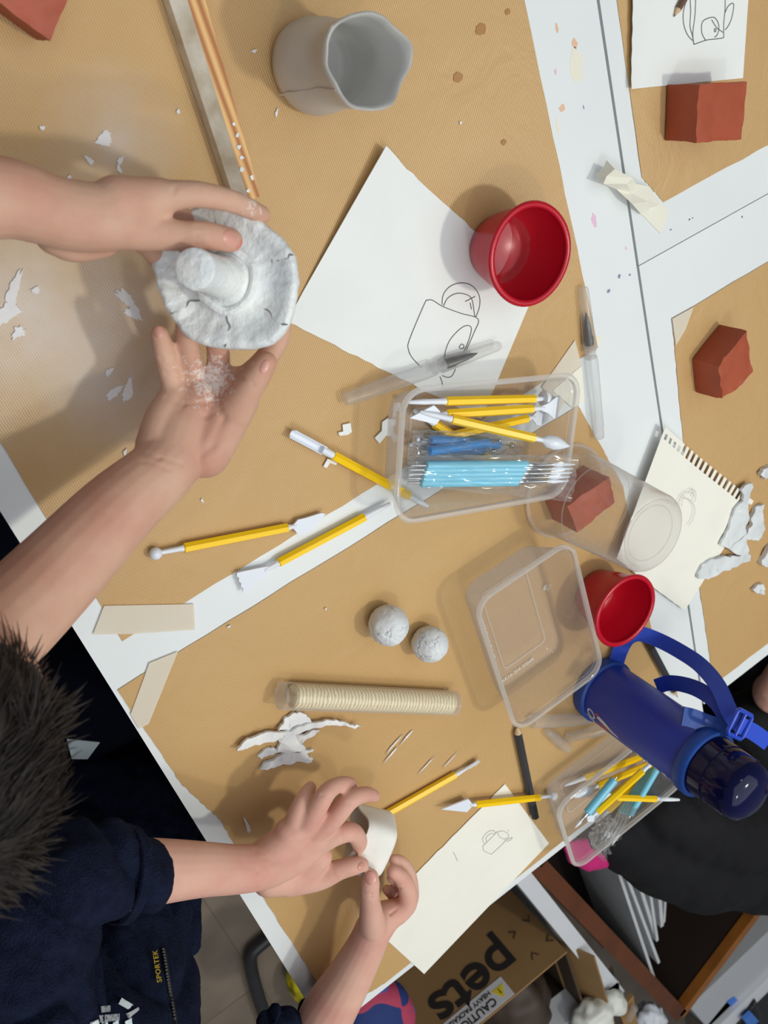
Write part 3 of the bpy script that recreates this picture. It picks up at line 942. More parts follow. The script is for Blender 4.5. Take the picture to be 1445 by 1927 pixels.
scrap('clay piece cut off by the right border below the lumpy scrap', q([(1230, 1290), (1290, 1150), (1360, 1080), (1400, 1300), (1290, 1315)]), PZ + .004, .006, 11, pix(1440, 1045, PZ), group='clay scraps at the right edge', m=clay)
scrap('tiny curled clay crumb near the right table edge', q([(1150, 1550), (1200, 1500), (1250, 1490), (1275, 1540), (1270, 1600), (1200, 1580)]), PZ + .003, .004, 12, pix(1425, 1110, PZ), group='clay scraps at the right edge', m=clay)
q = lambda L: [(540 + x / 2.408, 620 + y / 2.408) for (x, y) in L]
chip = 'scraps of paper near the tool tub'
for lab, L in [('small white paper scrap shaped like an L left of the tool tub', [(232, 468), (255, 462), (252, 432), (288, 424), (294, 465), (275, 478), (240, 482)]),
               ('zigzag white paper scrap touching the tool tub corner', [(398, 492), (430, 460), (432, 420), (460, 400), (462, 392), (495, 410), (490, 435), (462, 440), (468, 478), (450, 480), (420, 518)]),
               ('white paper scrap with two legs poking from under the yellow tool', [(165, 622), (185, 585), (228, 605), (222, 615), (195, 605), (180, 628)]),
               ('white paper scrap standing at the upper corner of the tool tub', [(478, 398), (484, 332), (514, 330), (516, 370), (494, 372), (492, 398)])]:
    solo('paper_scrap', G().slab([pix(x, y, PZ + .0018) for (x, y) in q(L)], .0012), paper, lab, 'paper scrap', pix(*q(L)[0], PZ), smooth=False, group=chip)

# ------------------------------------------------------------------ terracotta blocks
def block(label, top, h, z0, m, seed, shrink=0.97, rag=.0016, group='terracotta clay blocks'):
    """lump sliced from a bag of clay: flat top, cut sides, ragged corners"""
    T = [pix(x, y, z0 + h) for (x, y) in top]
    c = sum(T, Vector()) / 4
    B = [Vector((c.x + (p.x - c.x) * shrink, c.y + (p.y - c.y) * shrink, TZ + z0)) for p in T]
    n = 14
    def quad(a, b2, c_, d_, g):
        v = []
        f = []
        for j in range(n + 1):
            for i in range(n + 1):
                v.append((a.lerp(b2, i / n)).lerp(d_.lerp(c_, i / n), j / n))
        for j in range(n):
            for i in range(n):
                k = j * (n + 1) + i
                f.append((k, k + 1, k + n + 2, k + n + 1))
        g.raw(v, f)
    g = G()
    quad(T[0], T[1], T[2], T[3], g)
    quad(B[3], B[2], B[1], B[0], g)
    for i in range(4):
        quad(B[i], B[(i + 1) % 4], T[(i + 1) % 4], T[i], g)
    bm = bmesh.new()
    vs_ = [bm.verts.new(p) for p in g.v]
    for f in g.f:
        bm.faces.new([vs_[i] for i in f])
    bmesh.ops.remove_doubles(bm, verts=bm.verts, dist=1e-5)
    for v in bm.verts:
        s_ = Vector((seed * 3.1, 0, 0))
        d_ = noise.noise_vector(v.co * 30 + s_) * .0012 + noise.noise_vector(v.co * 120 + s_) * .0005
        nearT = max(0, 1 - (TZ + z0 + h - v.co.z) / .006)
        e = min((v.co - (T[i] + (T[(i + 1) % 4] - T[i]) * max(0, min(1, (v.co - T[i]).dot(T[(i + 1) % 4] - T[i]) / (T[(i + 1) % 4] - T[i]).length_squared)))).length for i in range(4))
        if e < .004:
            d_ += Vector((0, 0, 1)) * rag * max(-.6, noise.noise(v.co * 90 + s_)) + (v.co - c).normalized() * rag * .6 * noise.noise(v.co * 150 + s_)
        if v.co.z < TZ + z0 + .0005:
            d_.z = 0
        v.co += d_
    bmesh.ops.recalc_face_normals(bm, faces=bm.faces)
    me = bpy.data.meshes.new('clay_block')
    bm.to_mesh(me)
    bm.free()
    me.polygons.foreach_set('use_smooth', [True] * len(me.polygons))
    me.set_sharp_from_angle(angle=math.radians(38))
    o = place('clay_block', me, m)
    loc = Vector((c.x, c.y, TZ + z0))
    me.transform(Matrix.Translation(-loc))
    o.location = loc
    return tag(o, label, 'clay block', group)
block('neat terracotta clay block against the sketch page at the top right', [(1315, 157), (1404, 154), (1396, 262), (1310, 268)], .036, PZ + .0012, terra, 1)
block('rounded terracotta clay block with cracked edges at the right on kraft paper', [(1352, 690), (1405, 622), (1418, 702), (1358, 752)], .034, PZ, terra, 2, shrink=1.0, rag=.003)
block('terracotta clay block trapped under the upturned clear plastic cup', [(1068, 953), (1146, 898), (1158, 945), (1086, 1002)], .036, PZ, terra2, 3, shrink=1.02)
block('terracotta clay block cut off by the top left corner', [(-70, -105), (135, -20), (96, 74), (-75, -45)], .030, PZ, terra2, 4)

# ------------------------------------------------------------------ red bowls
bowls = []
def bowl(cx, cy, label, seed):
    c = Vector((cx, cy, TZ + PZ))
    t = thing('red_bowl', label, 'bowl', c, group='red plastic bowls')
    M = Matrix.Translation(c)
    w = lambda p, a: Vector((p.x * (1 + .012 * math.cos(2 * a + seed)), p.y * (1 - .012 * math.cos(2 * a + seed)), p.z))
    pr = [(.001, .001), (.021, .001), (.022, 0), (.0245, 0), (.0265, .003), (.0320, .021), (.0366, .040), (.0374, .0455), (.0358, .0462), (.0350, .043), (.0302, .021), (.0252, .006), (.022, .0035), (.001, .003)]
    part('bowl_body', G().lathe(pr, 64, M, w), red_pl, t, ang=50)
    rp = [(.0362 + .0028 * math.cos(a) * 1.0 + .0016, .0475 + .0024 * math.sin(a)) for a in [2 * math.pi * k / 10 for k in range(10)]]
    g = G()
    rings = [[M @ w(Vector((r * math.cos(b2), r * math.sin(b2), z)), b2) for (r, z) in rp] for b2 in [2 * math.pi * k / 64 for k in range(65)]]
    g.loft(rings, False, False)
    part('rim', g, red_pl, t, ang=60)
    part('water', G().lathe([(.001, .0125), (.0273, .0125), (.0273, .0128), (.001, .0128)], 48, M, w), clear('water_in_bowl', tint=(.95, .9, .9), veil=.0, edge=.1, rough=.02), t) if seed == 1 else None
    return t
bowl(.4185, -.2565, 'big looking red plastic bowl resting on the large sketch sheet', 1)
bowl(.4415, -.650, 'red plastic bowl half hidden behind the empty clear tub', 2)
# ------------------------------------------------------------------ clear tubs
def rr(L, Wd, r, z, n=7):
    out = []
    for (sx, sy, a0) in ((1, 1, 0), (-1, 1, 90), (-1, -1, 180), (1, -1, 270)):
        for k in range(n):
            a = math.radians(a0 + 90 * k / (n - 1))
            out.append(Vector((sx * (L / 2 - r) + r * math.cos(a), sy * (Wd / 2 - r) + r * math.sin(a), z)))
    return out
def tub(label, cx, cy, deg, L, Wd, H, z0=PZ, emb=None, tilt=None):
    R = Matrix.Rotation(math.radians(deg), 3, 'Z')
    if tilt:
        R = tilt @ R
    t = thing('clear_tub', label, 'container', (cx, cy, TZ + z0), R, group='clear plastic food tubs')
    i = .011
    th = .0007
    def ring(k, z, o=0):
        return rr(L - 2 * i * (1 - k) - 2 * o, Wd - 2 * i * (1 - k) - 2 * o, .017 - o, z)
    body = [rr(L * .3, Wd * .2, .005, .0004), ring(0, .0, .006), ring(0, .0008, .002), ring(.03, .003), ring(.5, H * .5), ring(.93, H - .006), ring(1, H - .0055), ring(1, H - .001),
            ring(1, H - .001, th), ring(1, H - .005, th), ring(.93, H - .0055, th), ring(.5, H * .5, th), ring(.03, .0035, th), ring(0, .0014, .0025), ring(0, .001, .006), rr(L * .3, Wd * .2, .005, .0012)]
    part('tub_body', G().loft(body), tub_m, t, world=False, ang=35)
    rim = [ring(1, H - .004, .0002), ring(1, H - .004, -.0032), ring(1, H - .001, -.0042), ring(1, H + .0006, -.003), ring(1, H + .001, -.0012), ring(1, H + .0002, .0002), ring(1, H - .004, .0002)]
    part('rim', G().loft(rim, False, False), tub_rim, t, world=False, ang=50)
    pr = [rr(L * .62, Wd * .50, .006, .0012), rr(L * .62, Wd * .50, .006, .0018), rr(L * .60, Wd * .48, .005, .0018), rr(L * .60, Wd * .48, .005, .0012)]
    part('base_ridge', G().loft(pr, False, False), tub_rim, t, world=False)
    for (body_, x, y, sz, rx) in (emb or []):
        R2 = Vector((math.cos(rx), math.sin(rx), 0))
        part('embossed_text', text(body_, (x, y, .0022), R2, Vector((-R2.y, R2.x, 0)), sz, .00015), emboss, t, world=False, smooth=False)
    return t
c1 = tub('clear tub full of yellow tools and blue brushes in the middle of the table', .340, -.394, -22.6, .176, .108, .046, z0=PZ + .0016)
c2 = tub('empty clear tub with embossed lettering in front of the red bowl', .3410, -.6165, -89.2, .168, .112, .048,
         emb=[('MICROWAVE SAFE', -.025, -.038, .0065, 0), ('XK16-204-00049', .064, -.036, .0062, math.pi / 2), ('60', -.012, .040, .010, math.pi * .25)])
c3 = tub('clear tub of tools at the table corner below the blue bottle', .392, -.899, 0.5, .171, .110, .046)

# ------------------------------------------------------------------ clay tools
def tool_end(g, kind, x0, x1, s):
    """shape of one white end, from the handle at x0 to the tip at x1 (s = +1 or -1)"""
    L = abs(x1 - x0)
    X = lambda d: x0 + s * d
    def bar(pts):
        g.tube([(X(d), 0, 0) for (d, r) in pts], [r for (d, r) in pts], 14)
    def plate(ol, th=.0018, z=0):
        g.prism([(X(a), b2) for (a, b2) in ol], th, Matrix.Translation((0, 0, z - th / 2)))
    if kind == 'ball':
        bar([(0, .0027), (.003, .0022), (L - .008, .0018)])
        g.ball((X(L - .0048), 0, 0), .0050, 20)
    elif kind == 'comb':
        bar([(0, .0028), (.004, .0022), (.013, .0018)])
        ol = [(.009, -.002), (.016, -.0045), (L - .006, -.0095)]
        n = 8
        for k in range(n + 1):
            y = -.0105 + .021 * k / n
            ol.append((L - .0005 + (.0012 if k % 2 else 0) - .0015, y))
        ol += [(L - .006, .0095), (.016, .0045), (.009, .002)]
        plate(ol)
    elif kind == 'leaf':
        bar([(0, .0028), (.003, .002), (.008, .0018)])
        plate([(.005, -.0018), (.009, -.0075), (.014, -.0092), (.022, -.006), (L, .0062), (L - .004, .0075), (.016, .0058), (.009, .0055), (.005, .0018)])
    elif kind == 'trowel':
        bar([(0, .0028), (.003, .002), (.007, .0018)])
        plate([(.005, -.0025), (.009, -.008), (L, -.001), (.013, .0085), (.007, .0035)])
    elif kind == 'knife':
        bar([(0, .0028), (.005, .0022), (.013, .0014)])
        plate([(.010, -.0016), (.020, -.0046), (L - .004, -.0048), (L, -.001), (L - .002, .0036), (.022, .0038), (.012, .0018)], .0016)
    elif kind == 'scoop':
        bar([(0, .003), (.008, .0034), (.012, .003)])
        rings = []
        for d in (.009, .012, .016, L - .004, L):
            o = .0040
            rings.append([Vector((X(d), o * math.cos(a), o * math.sin(a) + .0004)) for a in [math.pi + math.pi * k / 10 for k in range(11)]] + [Vector((X(d), (o - .0008) * math.cos(a), (o - .0008) * math.sin(a) + .0004)) for a in [2 * math.pi - math.pi * k / 10 for k in range(11)]])
        g.loft(rings)
    elif kind == 'bullet':
        bar([(0, .0026), (.006, .0021), (.008, .0024), (.012, .0056), (.020, .0064), (L - .010, .0050), (L - .003, .0018), (L, .0003)])
    elif kind == 'cone':
        bar([(0, .0026), (.009, .0021), (.0092, .0072), (.011, .0078), (.017, .0045), (L, .0012)])
    elif kind == 'knob':
        bar([(0, .0028), (.004, .0020), (L - .009, .0020), (L - .008, .0046), (L - .004, .0054), (L - .001, .0048), (L, .002)])
    else:
        bar([(0, .0030), (.004, .0026), (L * .6, .0024), (L - .001, .0016), (L, .0006)])
def clay_tool(label, a, b2, kinds, h=(.2, .8), roll=0.0, group='yellow handled clay tools lying about'):
    a, b2 = Vector(a), Vector(b2)
    L = (b2 - a).length
    R = frame(b2 - a) @ Matrix.Rotation(roll, 3, 'X')
    t = thing('clay_tool', label, 'clay tool', a, R, group=group)
    x0, x1 = h[0] * L, h[1] * L
    g = G()
    rad = .0041
    g.loft([[Vector((x, r * math.cos(k * math.pi / 3), r * math.sin(k * math.pi / 3))) for k in range(6)] for (x, r) in ((x0, rad * .8), (x0 + .0006, rad), (x1 - .0006, rad), (x1, rad * .8))])
    part('handle', g, yellow, t, world=False, ang=20)
    for kind, q0, q1, s in ((kinds[0], x0, 0, -1), (kinds[1], x1, L, 1)):
        g = G()
        tool_end(g, kind, q0, q1, s)
        part('%s_end' % kind, g, white_pl, t, world=False, ang=45)
    return t
tz = PZ + .0048
clay_tool('yellow tool with a white ball end and leaf blade near the forearm', pix(281, 1044, tz), pix(612, 979, tz), ('ball', 'leaf'), (.18, .77), group='yellow handled clay tools lying about')
clay_tool('yellow tool with a toothed white comb end lying on the white band', pix(449, 1099, tz), pix(735, 947, tz), ('comb', 'rod'), (.25, .82))
clay_tool('yellow tool with a white scoop end reaching under the tool tub', pix(550, 816, tz + .004), pix(806, 953, tz - .001), ('scoop', 'rod'), (.27, .84), roll=.3)
clay_tool('yellow tool with a white knife end emerging from the pinching hand', pix(674, 1562, tz), pix(903, 1432, tz), ('rod', 'knife'), (.2, .79), roll=.5)
clay_tool('yellow tool with a pointed white trowel end across the small page', pix(830, 1521, tz + .004), pix(1045, 1497, tz + .005), ('trowel', 'knob'), (.28, .85))
cg1 = 'clay tools in the middle tub'
clay_tool('uppermost yellow tool in the middle tub with a white cone end', pix(768, 757, .018), pix(1046, 750, .022), ('rod', 'cone'), (.235, .845), group=cg1)
clay_tool('yellow tool in the middle tub with a white comb end, second from top', pix(770, 784, .021), pix(1053, 766, .030), ('trowel', 'comb'), (.23, .81), group=cg1)
clay_tool('yellow tool in the middle tub with a white bullet end crossing over others', pix(790, 775, .022), pix(1072, 840, .055), ('rod', 'bullet'), (.2, .755), group=cg1)
clay_tool('yellow tool in the middle tub crossing underneath with a flat white end', pix(770, 838, .009), pix(1036, 778, .017), ('rod', 'leaf'), (.25, .83), group=cg1)
clay_tool('yellow tool lowest in the middle tub sloping under the blue bag', pix(778, 772, .009), pix(985, 905, .009), ('rod', 'rod'), (.17, .8), group=cg1)

# ------------------------------------------------------------------ brushes and bagged tools
def paint_brush(label, a, b2, group, hand=blue_br, f=(.15, .70), r=.0041):
    a, b2 = Vector(a), Vector(b2)
    L = (b2 - a).length
    t = thing('brush', label, 'brush', a, frame(b2 - a), group=group)
    g = G().tube([(f[0] * L, 0, 0), (f[0] * L + .001, 0, 0), (f[1] * L - .001, 0, 0), (f[1] * L, 0, 0)], [r * .7, r, r, r * .7], 14)
    part('handle', g, hand, t, world=False)
    part('ferrule', G().tube([(f[1] * L, 0, 0), (f[1] * L + .004, 0, 0), (f[1] * L + .005, 0, 0), (.86 * L, 0, 0)], [.0026, .0030, .0024, .0014], 12), steel, t, world=False)
    part('shaping_tip', G().tube([(.86 * L, 0, 0), (.90 * L, 0, 0), (L, 0, 0)], [.0015, .0022, .0004], 12), white_pl, t, world=False)
    part('tail_rod', G().tube([(0, 0, 0), (f[0] * L, 0, 0)], [.0011, .0013], 10), steel, t, world=False)
    return t
gb = 'sky blue brushes bagged in the middle tub'
places_b = ['topmost', 'second from the top', 'middle', 'second from the bottom', 'bottom']
for k in range(5):
    y = 873 + k * 8.2
    paint_brush('sky blue shaping brush in the middle tub, %s of five' % places_b[k], pix(774 - k * 2, y + 3, .016 - k * .0003), pix(1082 - k * 3, y + 1 - k * .4, .054 - k * .0003), gb, f=(.085 - .002 * k, .70 - .006 * k))
gd = 'mid blue dotting tools bagged in the middle tub'
def dotting(label, a, b2, rb):
    a, b2 = Vector(a), Vector(b2)
    L = (b2 - a).length
    t = thing('dotting_tool', label, 'dotting tool', a, frame(b2 - a), group=gd)
    part('handle', G().tube([(.12 * L, 0, 0), (.13 * L, 0, 0), (.85 * L, 0, 0), (.86 * L, 0, 0)], [.003, .0045, .0045, .003], 12), blue_dk, t, world=False)
    part('wire', G().tube([(.004, 0, 0), (L - .004, 0, 0)], .0009, 8), steel, t, world=False)
    part('ball_tip', G().ball((0, 0, 0), rb, 14), steel, t, world=False)
    part('ball_tip', G().ball((L, 0, 0), rb * .8, 14), steel, t, world=False)
dotting('blue dotting tool with the largest steel ball in the middle tub', pix(785, 826, .016), pix(963, 838, .018), .0040)
dotting('blue dotting tool lying lowest in the middle tub bag', pix(784, 843, .013), pix(930, 848, .013), .0030)
dotting('blue dotting tool slanting below the yellow tools in the tub', pix(786, 852, .022), pix(940, 829, .020), .0028)
def bag(label, px, seed, m=film, amp=.004):
    """thin clear bag draped over what it holds"""
    (a, b2, c_, d_) = [pix(*p) for p in px]
    n = 22
    v = []
    for lay in (0, 1):
        for j in range(n + 1):
            for i in range(n + 1):
                p = (a.lerp(b2, i / n)).lerp(d_.lerp(c_, i / n), j / n)
                e = min(i, n - i, j, n - j) / (n / 2)
                h = amp * noise.noise(Vector((i * .35, j * .35, seed))) + amp * .5 * noise.noise(Vector((i * .9, j * .9, seed)))
                p = p + Vector((0, 0, h - lay * .016 * min(1, e * 2)))
                v.append(p)
    f = []
    for lay in (0, 1):
        k0 = lay * (n + 1) ** 2
        for j in range(n):
            for i in range(n):
                k = k0 + j * (n + 1) + i
                f.append((k, k + 1, k + n + 2, k + n + 1))
    g = G().raw(v, f)
    return solo('clear_bag', g, m, label, 'bag', pix(*px[0]), ang=60, group='clear bags around the tools')
bag('clear bag wrapping the five sky blue brushes in the middle tub', [(770, 858, .022), (1092, 855, .061), (1075, 945, .057), (768, 914, .020)], 1, amp=.0035)
bag('crinkled clear bag around the mid blue dotting tools in the tub', [(776, 808, .026), (985, 820, .028), (975, 858, .026), (770, 858, .026)], 5, amp=.007)

# tools heaped in the tub at the table corner
cg3 = 'clay tools in the corner tub'
clay_tool('yellow tool leaning against the inner wall of the corner tub, uppermost', pix(1062, 1478, .012), pix(1240, 1412, .016), ('rod', 'rod'), (.2, .8), group=cg3)
clay_tool('yellow tool in the corner tub with a pale pointed end to the left', pix(1072, 1500, .016), pix(1255, 1425, .030), ('bullet', 'rod'), (.28, .85), group=cg3)
clay_tool('yellow tool in the corner tub sloping steeply beside the pale blue tool', pix(1105, 1545, .040), pix(1232, 1430, .044), ('trowel', 'rod'), (.14, .82), group=cg3)
clay_tool('yellow tool deep in the corner tub seen between blue handles', pix(1120, 1548, .014), pix(1235, 1440, .016), ('rod', 'rod'), (.2, .8), group=cg3)
clay_tool('yellow tool in the corner tub with a long white point to the right', pix(1130, 1500, .018), pix(1279, 1505, .053), ('leaf', 'rod'), (.2, .70), group=cg3)
gb3 = 'sky blue tools in the corner tub'
paint_brush('thick sky blue tool at the left of the corner tub', pix(1160, 1462, .036), pix(1082, 1558, .040), gb3, f=(.05, .72), r=.005)
for k in range(4):
    paint_brush('sky blue brush bundled in the corner tub, %s of four' % ['nearest the bottle', 'second from the bottle', 'third from the bottle', 'farthest from the bottle'][k], pix(1240 - k * 5, 1440 + k * 2, .036 - k * .004), pix(1152 - k * 7, 1590 - k * 3, .030 - k * .004), gb3, f=(.02, .62), r=.0042)
bag('crumpled clear bag end at the bottom of the corner tub', [(1150, 1535, .034), (1172, 1560, .036), (1135, 1622, .034), (1112, 1590, .030)], 9, amp=.008)
# white round end pieces
solo('plastic_disc', G().lathe([(.001, 0), (.011, 0), (.0115, .001), (.011, .003), (.001, .003)], 28, Matrix.Translation(pix(1186, 1527, .012)) @ Matrix.Rotation(.5, 4, 'X')), white_pl, 'white toothed plastic disc low in the corner tub', 'disc', pix(1186, 1527, .012))

# ------------------------------------------------------------------ clear water brushes
def water_brush(label, a, b2, capped=True, seed=0, tipped=True):
    """a = tail of the barrel, b2 = tip of the cap"""
    a, b2 = Vector(a), Vector(b2)
    L = (b2 - a).length
    t = thing('water_brush', label, 'brush pen', a, frame(b2 - a), group='clear water brush pens')
    part('barrel', G().tube([(0, 0, 0), (.0008, 0, 0), (.012, 0, 0), (.0125, 0, 0), (.50 * L, 0, 0), (.56 * L, 0, 0), (.565 * L, 0, 0)], [.0048, .0052, .0054, .0058, .0066, .0062, .004], 20), frost, t, world=False)
    part('neck', G().tube([(.55 * L, 0, 0)] + [(.55 * L + k * .0016, 0, 0) for k in range(1, 8)], [.0050] + [.0052 if k % 2 else .0046 for k in range(1, 8)], 20), frost, t, world=False)
    if tipped:
        part('grip', G().tube([(.635 * L, 0, 0), (.64 * L, 0, 0), (.69 * L, 0, 0), (.70 * L, 0, 0), (.78 * L, 0, 0)], [.003, .0044, .0044, .0036, .0028], 16), black_pl, t, world=False)
        part('bristles', G().tube([(.78 * L, 0, 0), (.80 * L, 0, 0), (.845 * L, 0, 0)], [.0022, .0024, .0005], 12), black_pl, t, world=False)
    if capped:
        part('pen_cap', G().tube([(.60 * L, 0, 0), (.605 * L, 0, 0), (.80 * L, 0, 0), (.985 * L, 0, 0), (L, 0, 0)], [.0058, .0062, .0054, .0043, .0034], 20), frost, t, world=False)
    return t
pz = PZ + .0068
water_brush('clear water brush pen lying across the bottom of the large sketch sheet', pix(649, 752, pz), pix(940, 650, pz + .0008), seed=1)
water_brush('clear water brush pen standing alone on the white table joint side', pix(1127, 824, .0068), pix(1098, 541, .0068), seed=2)
def pen_piece(name, label, a, b2, prof):
    a, b2 = Vector(a), Vector(b2)
    L = (b2 - a).length
    R = frame(b2 - a)
    M = Matrix.Translation(a) @ R.to_4x4()
    g = G().tube([M @ Vector((x * L, 0, 0)) for (x, r) in prof], [r for (x, r) in prof], 20)
    return solo(name, g, frost, label, 'pen part', a, rot=R, group='loose clear pen parts')
pen_piece('pen_barrel', 'clear pen barrel lying behind the lower rim of the empty tub', pix(1000, 1358, PZ + .008), pix(1114, 1353, PZ + .008), [(0, .0068), (.02, .0072), (.7, .0072), (.72, .0062), (.88, .0060), (.9, .0050), (1, .0048)])
pen_piece('pen_barrel', 'clear threaded pen barrel end lying between bottle and corner tub', pix(1160, 1366, PZ + .007), pix(1068, 1389, PZ + .007), [(0, .0062), (.5, .0066), (.52, .0054), (.62, .0056), (.66, .0048), (.70, .0056), (.75, .0048), (.80, .0056), (.85, .0048), (.9, .0054), (1, .0050)])
pen_piece('clear_tube', 'small clear pen cap lying on the kraft paper below the empty tub', pix(1068, 1408, PZ + .006), pix(1029, 1376, PZ + .006), [(0, .0058), (.05, .0061), (.6, .0052), (.95, .0042), (1, .0034)])

# ------------------------------------------------------------------ pencils
def pencil(label, a, b2, r=.0036, tip=.13, end=None, shaft=None):
    a, b2 = Vector(a), Vector(b2)
    L = (b2 - a).length
    t = thing('pencil', label, 'pencil', a, frame(b2 - a), group='dark pencils')
    hexr = lambda x, q: [Vector((x, q * math.cos(k * math.pi / 3), q * math.sin(k * math.pi / 3))) for k in range(6)]
    part('shaft', G().loft([hexr(.0, r * .85), hexr(.001, r), hexr(L * (1 - tip), r)]), shaft or mat('grey_black_lacquer', rgb(52, 54, 60), .35), t, world=False, ang=20)
    part('dipped_end', G().loft([hexr(-.0005, r * .8), hexr(0, r * 1.03), hexr(L * .16, r * 1.03), hexr(L * .161, r * .9)]), black_pl, t, world=False, ang=20)
    part('wood_tip', G().tube([(L * (1 - tip), 0, 0), (L * (1 - tip * .25), 0, 0)], [r * .95, r * .25], 12), mat('bare_wood', rgb(206, 178, 140), .7), t, world=False)
    part('lead', G().tube([(L * (1 - tip * .28), 0, 0), (L, 0, 0)], [r * .28, .0002], 8), graphite, t, world=False)
    return t
pencil('dark hexagonal pencil lying below the empty tub, its tip under the rim', pix(1007, 1537, PZ + .0046), pix(972, 1366, PZ + .0046), r=.0046, tip=.07)
pencil('black pencil on the white table behind the blue bottle', pix(1215, 1199, PZ + .0042), pix(1275, 1312, PZ + .0042), r=.0044)
pencil('slim pencil tip entering the sketch page at the top right', pix(1330, -80, PZ + .0045), pix(1268, 32, PZ + .002), r=.003, shaft=mat('brown_lacquer', rgb(110, 84, 66), .3))

# ------------------------------------------------------------------ wooden strip, acrylic roller
wm, nt, b_, out_ = nodes('striped_wood')
tc = add(nt, 'ShaderNodeTexCoord')
wv = add(nt, 'ShaderNodeTexWave', wave_type='BANDS', bands_direction='X', Scale=45.0, Distortion=3.0, Detail=3.0)
mp = add(nt, 'ShaderNodeMapping')
mp.inputs['Scale'].default_value = (1, .12, 1)
nt.links.new(tc.outputs['Object'], mp.inputs[0])
nt.links.new(mp.outputs[0], wv.inputs[0])
cr_ = add(nt, 'ShaderNodeValToRGB')
cr_.color_ramp.elements[0].color = rgb(230, 184, 120)
cr_.color_ramp.elements[1].color = rgb(170, 104, 52)
nt.links.new(wv.outputs['Fac'], cr_.inputs[0])
nt.links.new(cr_.outputs[0], b_.inputs['Base Color'])
b_.inputs['Roughness'].default_value = .55
w0, w1 = pix(362, -20, .0215), pix(478, 374, .0205)
wd = (w1 - w0).normalized()
wside = Vector((wd.y, -wd.x, 0)).normalized()
if wside.x > 0:
    wside = -wside
ws = thing('wooden_strip', 'wooden strip with orange grain running from the top edge to the hand', 'wood strip', w1 - Vector((0, 0, .02)))
L = (w1 - w0).length
def strip_sec(k, sec):
    p = w0 + wd * L * k / 10
    q = 1 - .02 * max(0, k)
    return [p + wside * d_ * q + Vector((0, 0, z)) for (d_, z) in sec]
g = G().loft([strip_sec(k, [(.0050, 0), (-.0062, 0), (-.0062, -.0195), (.0050, -.0195)]) for k in range(-6, 11)])
part('grain_face', g, wm, ws, smooth=False)
side_m = mat('dusty_wood_side', rgb(236, 230, 216), .7, var=.25, vscale=60, bump=.3, bscale=120, col2=rgb(204, 192, 168))
g = G().loft([strip_sec(k, [(.0051, .0002), (.0135, -.0085), (.0138, -.0195), (.0051, -.0195)]) for k in range(-6, 11)])
part('dusty_side', g, side_m, ws, smooth=False)
for k in range(7):
    c = w0 + wd * L * (.62 + .055 * k) + wside * random.uniform(-.004, .004) + Vector((0, 0, .0003))
    part('clay_fleck', G().slab([c + Vector((.0016 * math.cos(a) * random.uniform(.5, 1.2), .0016 * math.sin(a) * random.uniform(.5, 1.2), .0004)) for a in [i * .7 for i in range(9)]], .0006), clay_white, ws, smooth=False)
ra, rb = pix(527, 1309, PZ + .0125), pix(855, 1323, PZ + .0125)
RR = frame(rb - ra)
L = (rb - ra).length
ro = thing('acrylic_roller', 'clear acrylic roller with refracted paper bands painted inside, beside the clay scraps', 'roller', ra - Vector((0, 0, .0125)), RR)
MT[ro.name] = Matrix.Translation(ra) @ RR.to_4x4()
ro.matrix_world = MT[ro.name]
part('sleeve', G().tube([(0, 0, 0), (.0004, 0, 0), (L - .0004, 0, 0), (L, 0, 0)], [.0112, .0122, .0122, .0112], 36), acryl, ro, world=False)
cm, nt, b_, out_ = nodes('painted_paper_refraction')  # painted bands imitate the paper refracted by the solid rod
tc = add(nt, 'ShaderNodeTexCoord')
wv = add(nt, 'ShaderNodeTexWave', wave_type='BANDS', bands_direction='X', Scale=85.0, Distortion=4.0, Detail=2.0)
wv.inputs['Detail Scale'].default_value = 1.5
nt.links.new(tc.outputs['Object'], wv.inputs[0])
cr_ = add(nt, 'ShaderNodeValToRGB')
cr_.color_ramp.elements[0].color = rgb(236, 228, 200)
cr_.color_ramp.elements[1].color = rgb(198, 176, 134)
nt.links.new(wv.outputs['Fac'], cr_.inputs[0])
nt.links.new(cr_.outputs[0], b_.inputs['Base Color'])
b_.inputs['Roughness'].default_value = .4
part('refraction_fill', G().tube([(.012, 0, 0), (.0135, 0, 0), (L - .006, 0, 0), (L - .005, 0, 0)], [.0095, .0108, .0108, .0095], 28), cm, ro, world=False)
part('end_cap', G().tube([(.0006, 0, 0), (.0024, 0, 0)], [.0110, .0110], 28), acryl, ro, world=False)
part('end_cap', G().tube([(L - .0024, 0, 0), (L - .0006, 0, 0)], [.0110, .0110], 28), acryl, ro, world=False)

# ------------------------------------------------------------------ upturned clear cup
pc = Vector((.4335, -.5135, TZ + PZ))
t = thing('plastic_cup', 'tall clear plastic cup upturned over a terracotta block', 'cup', pc)
H = .118
Mc = Matrix.Translation(pc)
prof = [(.0465, 0), (.0485, .0008), (.049, .0022), (.048, .0036), (.0462, .0040), (.0445, .012), (.0375, H - .008), (.0372, H - .003), (.036, H), (.0335, H + .0008), (.0318, H - .0006), (.0305, H - .003), (.001, H - .0034)]
inner = [(r - .0006 if r > .01 else r, z - (.0006 if r < .0372 else 0)) for (r, z) in prof[4:]]
part('cup_wall', G().lathe(prof[4:10], 64, Mc, cap0=False, cap1=False), cup_m, t, ang=30)
part('cup_bottom', G().lathe(prof[9:], 64, Mc, cap0=False), cup_m, t, ang=30)
part('rim', G().lathe(prof[:5] + [(.0452, .002)], 64, Mc, cap0=False, cap1=False), tub_rim, t, ang=50)
part('base_ring', G().lathe([(.0255, H - .0028), (.0262, H - .0018), (.0270, H - .0028)], 48, Mc, cap0=False, cap1=False), tub_rim, t)
part('drinking_line', G().lathe([(.0418, .045), (.0424, .0458), (.0417, .0468)], 48, Mc, cap0=False, cap1=False), tub_rim, t)

